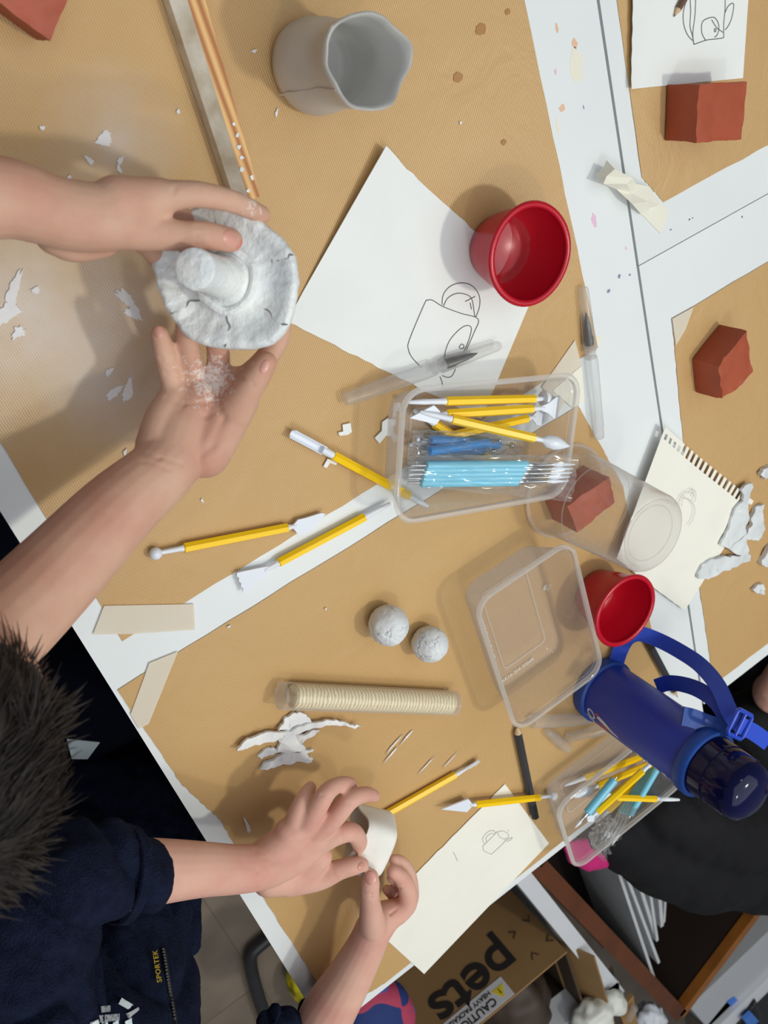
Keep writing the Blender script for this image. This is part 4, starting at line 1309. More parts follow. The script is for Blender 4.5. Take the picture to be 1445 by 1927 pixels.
# ------------------------------------------------------------------ blue bottle
bb = Vector((.4205, -.776, TZ + PZ))
t = thing('water_bottle', 'royal blue water bottle with navy cap and webbing strap', 'bottle', bb)
Mb = Matrix.Translation(bb)
part('body', G().lathe([(.001, .003), (.033, .003), (.0345, .006), (.0345, .150), (.034, .155), (.001, .155)], 64, Mb), bottle_m, t)
part('base_boot', G().lathe([(.001, 0), (.034, 0), (.0368, .002), (.0375, .006), (.0375, .014), (.036, .0155), (.0342, .016)], 64, Mb, cap1=False), bottle_r, t)
part('collar_ring', G().lathe([(.0343, .146), (.037, .147), (.0376, .150), (.0376, .157), (.0365, .159), (.033, .1595)], 64, Mb, cap0=False, cap1=False), bottle_r, t)
part('cap', G().lathe([(.0325, .158), (.0322, .176), (.0310, .1765), (.0308, .179), (.0316, .1795), (.0312, .200), (.0285, .209), (.021, .2145), (.010, .2165), (.001, .217)], 64, Mb, cap0=False), cap_m, t)
la = math.radians(-96)
part('cap_latch', G().box(bb + Vector((.033 * math.cos(la), .033 * math.sin(la), .176)), (.014, .006, .016), Matrix.Rotation(la + math.pi / 2, 3, 'Z')), strap_m, t)
# printed marks on the body, wrapped round the cylinder
def wrapmark(pts, m, name='print'):
    """flat print: outline in (angle deg, height) laid on the cylinder"""
    R_ = .03465
    v = [bb + Vector((R_ * math.cos(math.radians(a)), R_ * math.sin(math.radians(a)), z)) for (a, z) in [(a - 27, z) for (a, z) in pts]]
    n = len(v)
    v2 = [bb + (p - bb) * 1 + Vector(((p - bb).x, (p - bb).y, 0)).normalized() * .0003 for p in v]
    part(name, G().loft([v, v2]), m, t, smooth=False)
def on_cyl(a0, z0, sc):
    R_ = .0348
    def f(co):
        a = math.radians(a0) + (-co.y * sc) / R_
        return bb + Vector(((R_ + co.z) * math.cos(a), (R_ + co.z) * math.sin(a), z0 + co.x * sc))
    return f
def on_cyl_h(a0, z0, sc):
    R_ = .0348
    def f(co):
        a = math.radians(a0) + (co.x * sc) / R_
        return bb + Vector(((R_ + co.z) * math.cos(a), (R_ + co.z) * math.sin(a), z0 + co.y * sc))
    return f
part('printed_lettering', text('Op', (0, 0, 0), (1, 0, 0), (0, 1, 0), .016, .00012, wrap=on_cyl_h(162, .022, 1), shear=.2), print_w, t, smooth=False)
for (a, z, da, dz) in [(-143, .092, 5, .006), (-141, .099, 7, .004), (-142, .105, 8, .005), (-140, .112, 6, .005), (-141, .119, 7, .006), (-143, .128, 10, .007), (-138, .136, 5, .003)]:
    wrapmark([(a, z), (a + da, z + .002), (a + da * .8, z + dz), (a + da * .3, z + dz * .7), (a - 1, z + dz)], print_w, 'printed_stroke')
wrapmark([(-166, .040), (-160, .036), (-154, .046), (-148, .058), (-146, .068), (-150, .066), (-156, .056), (-162, .050)], print_w, 'printed_patch')
wrapmark([(-170, .036), (-165, .034), (-164, .039), (-168, .041)], print_r, 'printed_patch')
wrapmark([(-152, .040), (-146, .040), (-142, .050), (-147, .054), (-151, .048)], print_r, 'printed_patch')
# strap: anchor tab, loops, buckle
to_cam = lambda p: (CAMP - p).normalized()
P = smoothpath([pix(*p) for p in [(1446, 1398, .178), (1418, 1378, .177), (1390, 1362, .175), (1372, 1338, .162), (1350, 1290, .130), (1318, 1252, .094), (1280, 1226, .062), (1240, 1205, .034), (1205, 1193, .018), (1182, 1200, .013), (1168, 1222, .012), (1160, 1245, .012)]], 6)
g = G()
ribbon(g, P, .0165, .0014, lambda i, p, tt: tt.cross(to_cam(p) + Vector((0, 0, .3))))
part('strap', g, strap_m, t, ang=30)
P = smoothpath([pix(*p) for p in [(1368, 1352, .158), (1352, 1326, .142), (1332, 1308, .122), (1300, 1292, .092), (1262, 1285, .064), (1235, 1292, .05)]], 6)
g = G()
ribbon(g, P, .0165, .0014, lambda i, p, tt: tt.cross(to_cam(p)))
part('strap', g, strap_m, t, ang=30)
P = smoothpath([pix(*p) for p in [(1284, 1347, .137), (1305, 1352, .141), (1330, 1362, .147), (1352, 1368, .156), (1372, 1366, .164)]], 6)
g = G()
ribbon(g, P, .0185, .0022, lambda i, p, tt: tt.cross(to_cam(p)))
part('strap_tab', g, bottle_r, t, ang=30)
bc = pix(1392, 1363, .178)
bx = (pix(1420, 1378, .178) - pix(1365, 1350, .178)).normalized()
by = to_cam(bc).cross(bx).normalized()
g = G()
P = [bc + bx * x + by * y for (x, y) in ((-.012, -.0125), (.012, -.0125), (.0145, -.010), (.0145, .010), (.012, .0125), (-.012, .0125), (-.0145, .010), (-.0145, -.010), (-.012, -.0125), (.0, -.0125))]
g.tube(P, .0023, 8)
g.tube([bc - by * .012 + bx * .001, bc + by * .012 + bx * .001], .0018, 8)
part('buckle', g, mat('blue_buckle', rgb(38, 72, 190), .35), t)
# ------------------------------------------------------------------ people
from mathutils.bvhtree import BVHTree
def bvh_of(g):
    return BVHTree.FromPolygons([tuple(p) for p in g.v], g.f)
def hit(tree, px, py):
    """where this line of sight meets a surface"""
    d_ = (pix(px, py, -.3) - CAMP).normalized()
    loc, n, i, dist = tree.ray_cast(CAMP, d_)
    if loc is None:
        loc, n, i, dist = tree.find_nearest(pix(px, py, .05))
    if n.dot(d_) > 0:
        n = -n
    return loc, n
def nail(t, tree, px, py, dpx, dpy, ln=.0058, wd=.0046):
    p, n = hit(tree, px, py)
    q, _ = hit(tree, px + dpx, py + dpy)
    x = (q - p).normalized()
    x = (x - n * x.dot(n)).normalized()
    y = n.cross(x)
    g = G().ball((0, 0, 0), (ln, wd, .0011), 20)
    R_ = Matrix((x, y, n)).transposed()
    for i, v in enumerate(g.v):
        v = v.copy()
        v.z -= v.y * v.y / wd * .28
        g.v[i] = p - n * .0002 + R_ @ v
    part('fingernail', g, nail_m, t)
VX = .0015
def crease(sk, folds):
    """skin folds pressed into a finished limb: each fold runs through lines of sight"""
    tree = bvh_of(sk)
    segs = []
    for (pts, wd, dp) in folds:
        P = [hit(tree, x, y)[0] for (x, y) in pts]
        segs += [(P[i], P[i + 1], wd, dp) for i in range(len(P) - 1)]
    me = sk.mesh('tmp')
    nn = [v.normal.copy() for v in me.vertices]
    bpy.data.meshes.remove(me)
    from mathutils.kdtree import KDTree
    kd = KDTree(len(sk.v))
    for i, p in enumerate(sk.v):
        kd.insert(p, i)
    kd.balance()
    for (a, b2, wd, dp) in segs:
        d_ = b2 - a
        for (co, i, dist) in kd.find_range((a + b2) / 2, d_.length / 2 + wd * 2.5):
            t = max(0, min(1, (co - a).dot(d_) / max(1e-9, d_.length_squared)))
            w = (co - (a + d_ * t)).length
            sk.v[i] = sk.v[i] - nn[i] * dp * math.exp(-(w / wd) ** 2)
    return sk

# --- the child with the mushroom
p1 = thing('person', 'child with dark hair holding the clay mushroom in both hands', 'person', (-.2, -.22, FL))
g = G()
w_ = lambda x, y, z: Vector((x, y, TZ + z))
pchain(g, [(-330, 395, .112, .031), (-150, 376, .106, .026), (0, 372, .102, .0212), (80, 392, .099, .0192), (130, 405, .097, .0192), (200, 409, .096, .0185), (255, 400, .095, .0165)])
pchain(g, [(105, 440, .090, .012), (140, 462, .088, .0095), (190, 450, .088, .011)])                     # heel of the hand
pchain(g, [(220, 385, .098, .016), (300, 372, .100, .0112)])
pchain(g, [(285, 372, .100, .0100), (345, 366, .105, .0080), (382, 367, .106, .0074), (440, 380, .103, .0066), (492, 404, .094, .0057)], step=5)
pchain(g, [(205, 420, .096, .0150), (280, 436, .100, .0108), (345, 444, .105, .0086), (385, 443, .106, .0083), (434, 452, .1015, .0074)], step=5)
pchain(g, [(270, 395, .090, .0100), (330, 405, .076, .0078), (372, 440, .062, .0068), (385, 480, .058, .0058)], step=5)
pchain(g, [(255, 415, .086, .0095), (305, 440, .068, .0074), (340, 475, .056, .0066), (360, 505, .055, .0058)], step=5)
pchain(g, [(240, 430, .082, .0090), (280, 465, .066, .0068), (305, 497, .058, .0060), (330, 520, .058, .0052)], step=5)
# right arm and upturned palm
pchain(g, [(-150, 1330, .125, .036), (-60, 1235, .116, .0325), (20, 1165, .108, .0300), (110, 1075, .098, .0282), (215, 965, .086, .0252), (295, 893, .076, .0222), (330, 855, .070, .0215)])
pchain(g, [(330, 855, .070, .0215), (350, 800, .065, .0195), (375, 755, .062, .0175)])
pchain(g, [(300, 840, .066, .0160), (312, 790, .062, .0140), (335, 745, .060, .0118)])
pchain(g, [(350, 790, .062, .0150), (365, 735, .060, .0120)])
pchain(g, [(385, 850, .074, .0180), (415, 800, .074, .0170), (448, 755, .078, .0140)])
pchain(g, [(390, 770, .062, .0150), (415, 725, .062, .0115), (450, 720, .066, .0110)])
pchain(g, [(332, 740, .060, .0088), (320, 705, .060, .0074), (309, 662, .065, .0070), (300, 628, .068, .0058)], step=5)
pchain(g, [(366, 722, .060, .0086), (361, 690, .062, .0076), (352, 640, .068, .0072), (348, 600, .070, .0062)], step=5)
pchain(g, [(408, 712, .062, .0086), (411, 678, .064, .0078), (408, 630, .072, .0074), (404, 590, .074, .0064)], step=5)
pchain(g, [(450, 725, .066, .0094), (492, 685, .070, .0082), (520, 645, .074, .0074), (532, 614, .077, .0062)], step=5)
pchain(g, [(440, 772, .080, .0135), (466, 733, .090, .0100), (484, 707, .094, .0090), (500, 682, .095, .0074)], step=5)
# shoulders, neck, head
lsh, rsh, nk = w_(-.20, -.085, .10), w_(-.20, -.335, .10), w_(-.185, -.215, .14)
HD = pix(-228, 1425, .20)
chain(g, [(pix(-330, 395, .112), .031), (lsh, .045)], step=6)
chain(g, [(pix(-150, 1330, .125), .036), (rsh, .045)], step=6)
chain(g, [(lsh, .045), (nk, .05), (rsh, .045)], step=6)
chain(g, [(nk, .04), (HD.lerp(nk, .4), .038), (HD, .05)], step=6)
fd = (Vector((.8, .15, -.6))).normalized()                                   # face looks down at the work
HR = frame(fd, Vector((.5, 0, .8)))
g.ball(HD, (.086, .070, .082), 24, HR)
g.ball(HD + HR @ Vector((.045, 0, -.045)), (.04, .045, .045), 18, HR)        # jaw
g.tube([HD + HR @ Vector((.078, 0, .005)), HD + HR @ Vector((.097, 0, -.018)), HD + HR @ Vector((.086, 0, -.03))], [.007, .010, .008], 10)   # nose
for s_ in (-1, 1):
    g.ball(HD + HR @ Vector((0, s_ * .070, -.01)), (.018, .008, .027), 12, HR)  # ears
    g.ball(HD + HR @ Vector((.081, s_ * .026, .006)), (.006, .012, .006), 10, HR)
g.ball(HD + HR @ Vector((.080, 0, -.050)), (.008, .020, .007), 10, HR)       # mouth
# torso under the sweater
chain(g, [(nk, .06), (w_(-.22, -.21, -.05), .085), (w_(-.20, -.22, -.2), .085)], step=6)
sk = fuse(g, VX, 6)
sk = crease(sk, [([(368, 424), (372, 440), (369, 462)], .0010, .0009), ([(377, 426), (381, 442), (378, 462)], .0010, .0008), ([(436, 368), (433, 380), (437, 394)], .0010, .0008), ([(444, 370), (442, 380), (445, 394)], .0010, .0006), ([(330, 352), (325, 362)], .0014, .0006),
                 ([(312, 748), (345, 762), (385, 758), (425, 735), (455, 708)], .0014, .0007), ([(340, 770), (385, 785), (415, 770)], .0016, .0004), ([(262, 852), (300, 862), (345, 874)], .0012, .0007), ([(270, 868), (320, 884)], .0012, .0008),
                 ([(303, 676), (322, 668)], .0010, .0010), ([(312, 704), (334, 696)], .0010, .0010), ([(350, 692), (374, 690)], .0010, .0010), ([(400, 690), (424, 688)], .0010, .0010), ([(455, 712), (478, 724)], .0012, .0009), ([(408, 745), (420, 790), (400, 840), (372, 862)], .0030, .0009)])
t1 = bvh_of(sk)
part('body', sk, skin1, p1, ang=180)
nail(p1, t1, 434, 449, 12, 3, .0062, .0050)
nail(p1, t1, 499, 690, 5, -9, .0050, .0036)
nail(p1, t1, 299, 624, -2, -8, .0040, .0034)
# hair
g = G()
g.ball(HD + HR @ Vector((-.012, 0, .012)), (.086, .076, .082), 28, HR)
hb = fuse(g, .004, 3, push=lambda p, n: .003 * noise.noise(p * 60))
hg = G().raw(hb.v, hb.f)
rnd = random.Random(11)
crown = (HR @ Vector((-.45, 0, .9))).normalized()
hc_ = HD + HR @ Vector((-.012, 0, .012))
for k in range(6500):
    d3 = Vector((rnd.gauss(0, 1), rnd.gauss(0, 1), rnd.gauss(0, 1))).normalized()
    loc3 = HR.transposed() @ d3
    if loc3.x > .45 and loc3.z < .5 or loc3.z < -.55:
        continue
    root = hc_ + HR @ Vector((loc3.x * .086, loc3.y * .076, loc3.z * .082))
    out = (root - hc_).normalized()
    tan = (out - crown)
    tan = (tan - out * tan.dot(out)).normalized()
    clump = noise.noise_vector(root * 45) * .9
    tan = (tan + clump + Vector((rnd.gauss(0, .15), rnd.gauss(0, .15), rnd.gauss(0, .15)))).normalized()
    ln = rnd.uniform(.009, .020)
    P = [root, root + (out * .30 + tan * .8) * ln * .5, root + (out * .22 + tan * 1.05) * ln]
    g2r = rnd.uniform(.0004, .0009)
    hg.tube(P, [g2r, g2r * .8, .0001], 3, cap=False)
part('hair', hg, hair_m, p1, ang=180)
# sweater and trousers
g = G()
chain(g, [(lsh, .054), (nk, .060), (rsh, .054)], step=6)
chain(g, [(lsh, .054), (pix(-330, 395, .112).lerp(lsh, .45), .043)], step=6)
chain(g, [(rsh, .054), (pix(-150, 1330, .125).lerp(rsh, .40), .047)], step=6)
chain(g, [(nk, .075), (w_(-.23, -.21, -.05), .105), (w_(-.21, -.22, -.22), .105)], step=6)
part('sweater', fuse(g, .005, 6, push=lambda p, n: .003 * noise.noise(p * 30)), fleece, p1, ang=180)
g = G()
for y0, y1 in ((-.15, -.12), (-.31, -.35)):
    chain(g, [(w_(-.20, y0, -.24), .085), (w_(-.02, y1, -.215), .072), (w_(.17, y1, -.205), .058), (w_(.20, y1, -.34), .05), (w_(.17, y1, -.555), .042)], step=6)
part('trousers', fuse(g, .006, 8, push=lambda p, n: .003 * noise.noise(p * 25)), fleece2, p1, ang=180)
for y1 in (-.12, -.35):
    g = G().ball(w_(.205, y1, -.585), (.085, .036, .03), 18)
    part('shoe', fuse(g, .005, 2), black_pl, p1, ang=180)

# --- the child pinching the small slab cup
p2 = thing('person', 'child in navy fleece pinching a small clay slab cup', 'person', (-.18, -.70, FL))
g = G()
lel, ls2, rs2, nk2 = w_(-.150, -.522, .085), w_(-.205, -.60, .150), w_(-.205, -.82, .150), w_(-.215, -.71, .20)
rel = w_(-.125, -.895, .045)
chain(g, [(ls2, .042), (lel, .034), (pix(200, 1646, .088), .0275), (pix(250, 1644, .087), .0262), (pix(310, 1639, .082), .0240), (pix(380, 1636, .075), .0215), (pix(440, 1636, .069), .0200), (pix(490, 1632, .066), .0192)])
pchain(g, [(490, 1632, .066, .0192), (540, 1612, .067, .0185), (590, 1585, .069, .0140)])
pchain(g, [(500, 1615, .064, .0165), (545, 1580, .066, .0150), (580, 1556, .068, .0115)])
pchain(g, [(505, 1655, .062, .0150), (560, 1645, .063, .0150), (600, 1612, .068, .0120)])
pchain(g, [(560, 1590, .068, .0150), (600, 1575, .072, .0125), (628, 1568, .074, .0105)])
pchain(g, [(545, 1568, .066, .0140), (580, 1548, .070, .0120), (604, 1540, .073, .0105)])
pchain(g, [(590, 1590, .070, .0115), (630, 1570, .078, .0100), (662, 1566, .080, .0086), (675, 1582, .074, .0078), (675, 1594, .066, .0064)], step=5)
pchain(g, [(585, 1570, .070, .0115), (626, 1540, .081, .0096), (660, 1505, .083, .0080), (688, 1495, .076, .0070), (704, 1498, .070, .0056)], step=5)
pchain(g, [(572, 1556, .069, .0110), (596, 1520, .080, .0092), (618, 1488, .079, .0078), (642, 1475, .072, .0066), (660, 1474, .066, .0054)], step=5)
pchain(g, [(552, 1554, .065, .0098), (563, 1522, .071, .0080), (574, 1498, .066, .0068), (584, 1482, .058, .0056)], step=5)
pchain(g, [(540, 1655, .062, .0150), (598, 1651, .068, .0118), (640, 1636, .076, .0090), (664, 1630, .080, .0082), (681, 1627, .080, .0066)], step=5)
# right arm and hand
chain(g, [(rs2, .042), (rel, .034), (pix(575, 1985, .046), .0300), (pix(618, 1905, .052), .0268), (pix(658, 1838, .057), .0225), (pix(688, 1782, .061), .0190), (pix(703, 1748, .063), .0180)])
pchain(g, [(703, 1748, .063, .0180), (722, 1728, .062, .0165), (748, 1714, .063, .0120)])
pchain(g, [(702, 1742, .068, .0140), (697, 1705, .078, .0100), (696, 1678, .085, .0088), (697, 1662, .087, .0086), (698, 1649, .086, .0070)], step=5)
pchain(g, [(746, 1718, .064, .0120), (766, 1700, .066, .0100), (766, 1672, .067, .0088), (754, 1650, .067, .0080), (740, 1640, .066, .0066)], step=5)
pchain(g, [(750, 1716, .054, .0100), (772, 1692, .050, .0084), (770, 1648, .051, .0074), (756, 1624, .054, .0066), (742, 1618, .057, .0054)], step=5)
pchain(g, [(742, 1724, .046, .0095), (762, 1702, .040, .0078), (754, 1668, .041, .0066), (738, 1652, .046, .0056)], step=5)
pchain(g, [(732, 1732, .040, .0085), (748, 1714, .034, .0068), (740, 1688, .036, .0058), (728, 1674, .040, .0050)], step=5)
chain(g, [(ls2, .042), (nk2, .05), (rs2, .042)], step=6)
HD2 = w_(-.19, -.71, .345)
chain(g, [(nk2, .04), (HD2, .045)], step=6)
H2 = frame(Vector((.85, .05, -.5)), Vector((.5, 0, .8)))
g.ball(HD2, (.086, .072, .090), 24, H2)
g.ball(HD2 + H2 @ Vector((.04, 0, -.05)), (.04, .045, .045), 18, H2)
g.tube([HD2 + H2 @ Vector((.078, 0, .005)), HD2 + H2 @ Vector((.097, 0, -.018)), HD2 + H2 @ Vector((.086, 0, -.03))], [.007, .010, .008], 10)
for s_ in (-1, 1):
    g.ball(HD2 + H2 @ Vector((0, s_ * .072, -.01)), (.018, .008, .027), 12, H2)
chain(g, [(nk2, .06), (w_(-.17, -.70, -.05), .075)], step=6)
sk = fuse(g, VX, 6)
sk = crease(sk, [([(685, 1680), (698, 1684), (711, 1680)], .0010, .0010), ([(686, 1687), (698, 1690), (710, 1687)], .0010, .0008), ([(640, 1565), (645, 1580)], .0014, .0008), ([(742, 1664), (752, 1672), (762, 1668)], .0010, .0010), ([(720, 1712), (735, 1720), (745, 1712)], .0012, .0012), ([(625, 1643), (632, 1650)], .0012, .0007), ([(655, 1510), (668, 1514)], .0012, .0008), ([(605, 1496), (622, 1502)], .0012, .0008), ([(480, 1600), (486, 1640), (480, 1675)], .0018, .0007)])
t2 = bvh_of(sk)
part('body', sk, skin2, p2, ang=180)
nail(p2, t2, 698, 1653, 0, -9, .0060, .0054)
nail(p2, t2, 680, 1630, 6, -4, .0042, .0036)
# hair of the second child
g = G().ball(HD2 + H2 @ Vector((-.012, 0, .014)), (.088, .078, .090), 26, H2)
part('hair', fuse(g, .005, 3, push=lambda p, n: .004 * noise.noise(p * 50)), hair_m, p2, ang=180)
# fleece jacket: torso, rolled sleeves
g = G()
fold = lambda p, n: .004 - .012 * (1 - min(1, 4 * abs(noise.noise(Vector((p.x * 13 + p.y * 9, p.y * 15 - p.x * 4, p.z * 10)))))) ** 2 + .0045 * noise.noise(Vector((p.x * 26, p.y * 26, p.z * 18))) + .002 * noise.noise(p * 70) + .0007 * noise.noise(p * 300)
chain(g, [(ls2, .052), (w_(-.185, -.545, .11), .054), (lel, .046), (pix(150, 1650, .088), .040), (pix(205, 1645, .089), .0345), (pix(234, 1645, .088), .0325)], step=6)
chain(g, [(w_(-.20, -.615, .11), .052), (w_(-.175, -.570, .085), .047), (w_(-.155, -.545, .075), .040)], step=6)
chain(g, [(rs2, .052), (rel, .044), (pix(560, 2010, .046), .038), (pix(592, 1962, .048), .0345)], step=6)
g.tube([pix(508, 1905, .04), pix(530, 1935, .04), pix(560, 1990, .04)], [.012, .020, .03], 12)
chain(g, [(nk2, .07), (w_(-.195, -.69, .10), .088), (w_(-.165, -.69, .02), .088), (w_(-.125, -.70, -.08), .086), (w_(-.095, -.705, -.17), .090), (w_(-.10, -.71, -.25), .10)], step=6)
chain(g, [(ls2, .052), (nk2, .062), (rs2, .052)], step=6)
jk = fuse(g, .0032, 5, push=fold)
tj = bvh_of(jk)
part('fleece_jacket', jk, fleece, p2, ang=180)
cf, ca = pix(222, 1645, .089), pix(240, 1645, .0885)
cd_ = (ca - cf).normalized()
part('cuff_hem', G().tube([cf, cf + cd_ * .001, ca, ca + cd_ * .001], [.0335, .0352, .0352, .0330], 40, cap=False), fleece, p2)
# lap and legs
g = G()
for y0, y1 in ((-.62, -.535), (-.76, -.74)):
    chain(g, [(w_(-.15, y0, -.27), .095), (w_(-.02, y1 - .03, -.235), .082), (w_(.15, y1, -.205), .062), (w_(.19, y1, -.34), .05), (w_(.17, y1, -.555), .042)], step=6)
g.ball(w_(-.10, -.60, -.25), (.10, .09, .07), 20)
lg = fuse(g, .005, 8, push=lambda p, n: .003 * noise.noise(p * 22))
tl = bvh_of(lg)
part('trousers', lg, fleece2, p2, ang=180)
for y1 in (-.535, -.74):
    part('shoe', fuse(G().ball(w_(.205, y1, -.585), (.085, .036, .03), 18), .005, 2), black_pl, p2, ang=180)
def patch(tree, pxs, m, name, t, th=.0012, sub=6):
    """piece of cloth sewn on, following the surface under it"""
    (a, b2, c_, d4) = [Vector((x, y, 0)) for (x, y) in pxs]
    v, v2 = [], []
    for j in range(sub + 1):
        for i in range(sub + 1):
            p = (a.lerp(b2, i / sub)).lerp(d4.lerp(c_, i / sub), j / sub)
            loc, n = hit(tree, p.x, p.y)
            v.append(loc + n * .0008)
            v2.append(loc + n * (.0008 + th))
    f = []
    k = sub + 1
    for off in (0, k * k):
        for j in range(sub):
            for i in range(sub):
                q_ = off + j * k + i
                f.append((q_, q_ + 1, q_ + k + 1, q_ + k))
    return part(name, G().raw(v + v2, f), m, t, ang=60)
refl = mat('reflective_patch', rgb(224, 238, 244), .35, bump=.3, bscale=400)
patch(tl, [(126, 1389), (187, 1395), (164, 1426), (135, 1426)], refl, 'reflective_patch', p2)
# zip, pocket label and school badge
zip_m = mat('black_zip', rgb(20, 20, 24), .4)
zt = G()
for k in range(26):
    loc, n = hit(tj, 306 + k * .9, 1790 + k * 5.6)
    zt.ball(loc + n * .001, (.0020, .0034, .0012), 10)
part('pocket_zip', zt, zip_m, p2)
def cloth_text(body, px0, px1, size, m, name, depth=.0004, bold=0.0, lift=.0025, tree=None):
    a, n = hit(tree or tj, *px0)
    b2, n2 = hit(tree or tj, *px1)
    n = (n + n2 + to_cam(a) * 2).normalized()
    right = (b2 - a).normalized()
    upv = n.cross(right)
    return part(name, text(body, a + n * lift, right, upv, size, depth, bold, space=1.15), m, p2, smooth=False)
cloth_text('SPORTEK', (301, 1850), (293, 1796), .0056, mat('yellow_embroidery', rgb(190, 160, 40), .6), 'embroidered_label', bold=.00005, lift=.006)
thread = mat('silver_thread', rgb(186, 190, 196), .6)
cloth_text('PRIMARY SCHOOL', (222, 1908), (150, 1914), .0066, thread, 'embroidered_badge', lift=.006)
cloth_text('ADVAN', (202, 1894), (150, 1899), .0062, thread, 'embroidered_badge', lift=.006)
patch(tj, [(226, 1882), (246, 1894), (240, 1900), (222, 1890)], refl, 'badge_wing', p2, sub=3, th=.002)
patch(tj, [(236, 1908), (256, 1898), (258, 1903), (240, 1917)], thread, 'badge_wing', p2, sub=3, th=.002)
for k in range(4):
    patch(tj, [(168 + k * 22, 1924 - k), (178 + k * 22, 1920 - k), (182 + k * 22, 1940), (170 + k * 22, 1942)], refl, 'badge_wing', p2, sub=3, th=.002)
# collar zip of the first child's neighbour
cz = G()
for k in range(9):
    c = pix(12 + 1.5 * k, 1570 + k * 5, .10)
    cz.box(c, (.0028, .0012, .0014), Matrix.Rotation(.6, 3, 'Z'))
part('zip_teeth', cz, steel, p2, smooth=False)
part('zip_tape', G().tube([pix(8, 1560, .098), pix(18, 1595, .098), pix(26, 1625, .098)], [.006, .006, .006], 10, flat=.4), zip_m, p2)

# --- the neighbour in black beyond the table corner
p3 = thing('person', 'person in black clothes beyond the blue bottle, mostly out of frame', 'person', pix(1430, 1500, -.30) * 1.0)
g = G()
sh3, sl3, nk3, HD3 = w_(.79, -1.19, .06), w_(.92, -1.33, .06), w_(.84, -1.27, .12), w_(.81, -1.22, .27)
chain(g, [(sh3, .045), (w_(.762, -1.085, -.04), .034), (pix(1462, 1302, -.03), .030), (w_(.80, -1.00, -.03), .024), (w_(.86, -.985, -.025), .020)])
for k in range(4):
    chain(g, [(w_(.86 + .006 * k, -.985 - .012 * k + .016, -.025), .009), (w_(.89 + .003 * k, -.985 - .014 * k + .02, -.03), .0075), (w_(.915, -.985 - .014 * k + .022, -.04), .006)])
chain(g, [(w_(.85, -.97, -.02), .010), (w_(.872, -.955, -.02), .008), (w_(.888, -.952, -.026), .0065)])
chain(g, [(sh3, .045), (nk3, .05), (sl3, .045)])
chain(g, [(nk3, .042), (HD3, .045)])
H3 = frame(Vector((-.35, .8, -.35)), Vector((0, .4, .9)))
g.ball(HD3, (.088, .072, .095), 24, H3)
g.ball(HD3 + H3 @ Vector((.04, 0, -.05)), (.042, .046, .046), 18, H3)
g.tube([HD3 + H3 @ Vector((.078, 0, .005)), HD3 + H3 @ Vector((.099, 0, -.018)), HD3 + H3 @ Vector((.088, 0, -.03))], [.007, .010, .008], 10)
for s_ in (-1, 1):
    g.ball(HD3 + H3 @ Vector((0, s_ * .072, -.01)), (.018, .008, .027), 12, H3)
chain(g, [(nk3, .055), (w_(.83, -1.29, -.02), .08)])
part('body', fuse(g, .003, 6), skin2, p3, ang=180)
g = G().ball(HD3 + H3 @ Vector((-.014, 0, .016)), (.092, .082, .096), 26, H3)
chain(g, [(HD3 + H3 @ Vector((-.05, 0, -.02)), .06), (HD3 + H3 @ Vector((-.07, 0, -.12)), .05)])
part('hair', fuse(g, .005, 3, push=lambda p, n: .005 * noise.noise(p * 45)), hair_m, p3, ang=180)
g = G()
chain(g, [(pix(1120, 1560, -.09), .03), (pix(1170, 1560, -.09), .056), (pix(1290, 1590, -.10), .095), (pix(1400, 1600, -.11), .10), (pix(1560, 1600, -.10), .12)], step=6)
chain(g, [(pix(1240, 1520, -.07), .055), (pix(1330, 1540, -.06), .07), (pix(1460, 1540, -.06), .09)], step=6)
chain(g, [(pix(1412, 1352, -.07), .045), (pix(1470, 1400, -.07), .08), (pix(1540, 1500, -.08), .10)], step=6)
chain(g, [(sh3, .056), (nk3, .062), (sl3, .056)])
chain(g, [(sh3, .056), (w_(.772, -1.125, -.005), .045)])
chain(g, [(sl3, .056), (w_(.95, -1.30, -.08), .05)])
chain(g, [(nk3, .075), (w_(.84, -1.30, -.02), .11), (w_(.82, -1.33, -.22), .12), (w_(.80, -1.34, -.40), .12), (w_(.80, -1.34, -.57), .09)])
chain(g, [(pix(1425, 1262, -.075), .020), (pix(1470, 1262, -.06), .04), (pix(1520, 1330, -.06), .05)], step=6)
part('black_coat', fuse(g, .006, 8, push=lambda p, n: .006 * noise.noise(p * 14) + .003 * noise.noise(Vector((p.x * 60, p.y * 20, p.z * 20)))), black_cl, p3, ang=180)
g = G()
g.tube([pix(1066, 1590, -.075), pix(1085, 1600, -.08), pix(1120, 1613, -.085), pix(1165, 1622, -.09)], [.006, .022, .024, .008], 14, flat=.5)
part('magenta_hem', fuse(g, .003, 4, push=lambda p, n: .002 * noise.noise(p * 60)), magenta, p3, ang=180)
# ------------------------------------------------------------------ below the table corner
def ry(px, py, y):
    """where this line of sight meets the upright plane at y"""
    d_ = pix(px, py, -.3) - CAMP
    return CAMP + d_ * ((y - CAMP.y) / d_.y)
def beam(a, b2, w, h, up=Vector((0, 0, 1))):
    a, b2 = Vector(a), Vector(b2)
    return G().box((a + b2) / 2 - Vector((0, 0, h / 2)), ((b2 - a).length, w, h), frame(b2 - a, up))
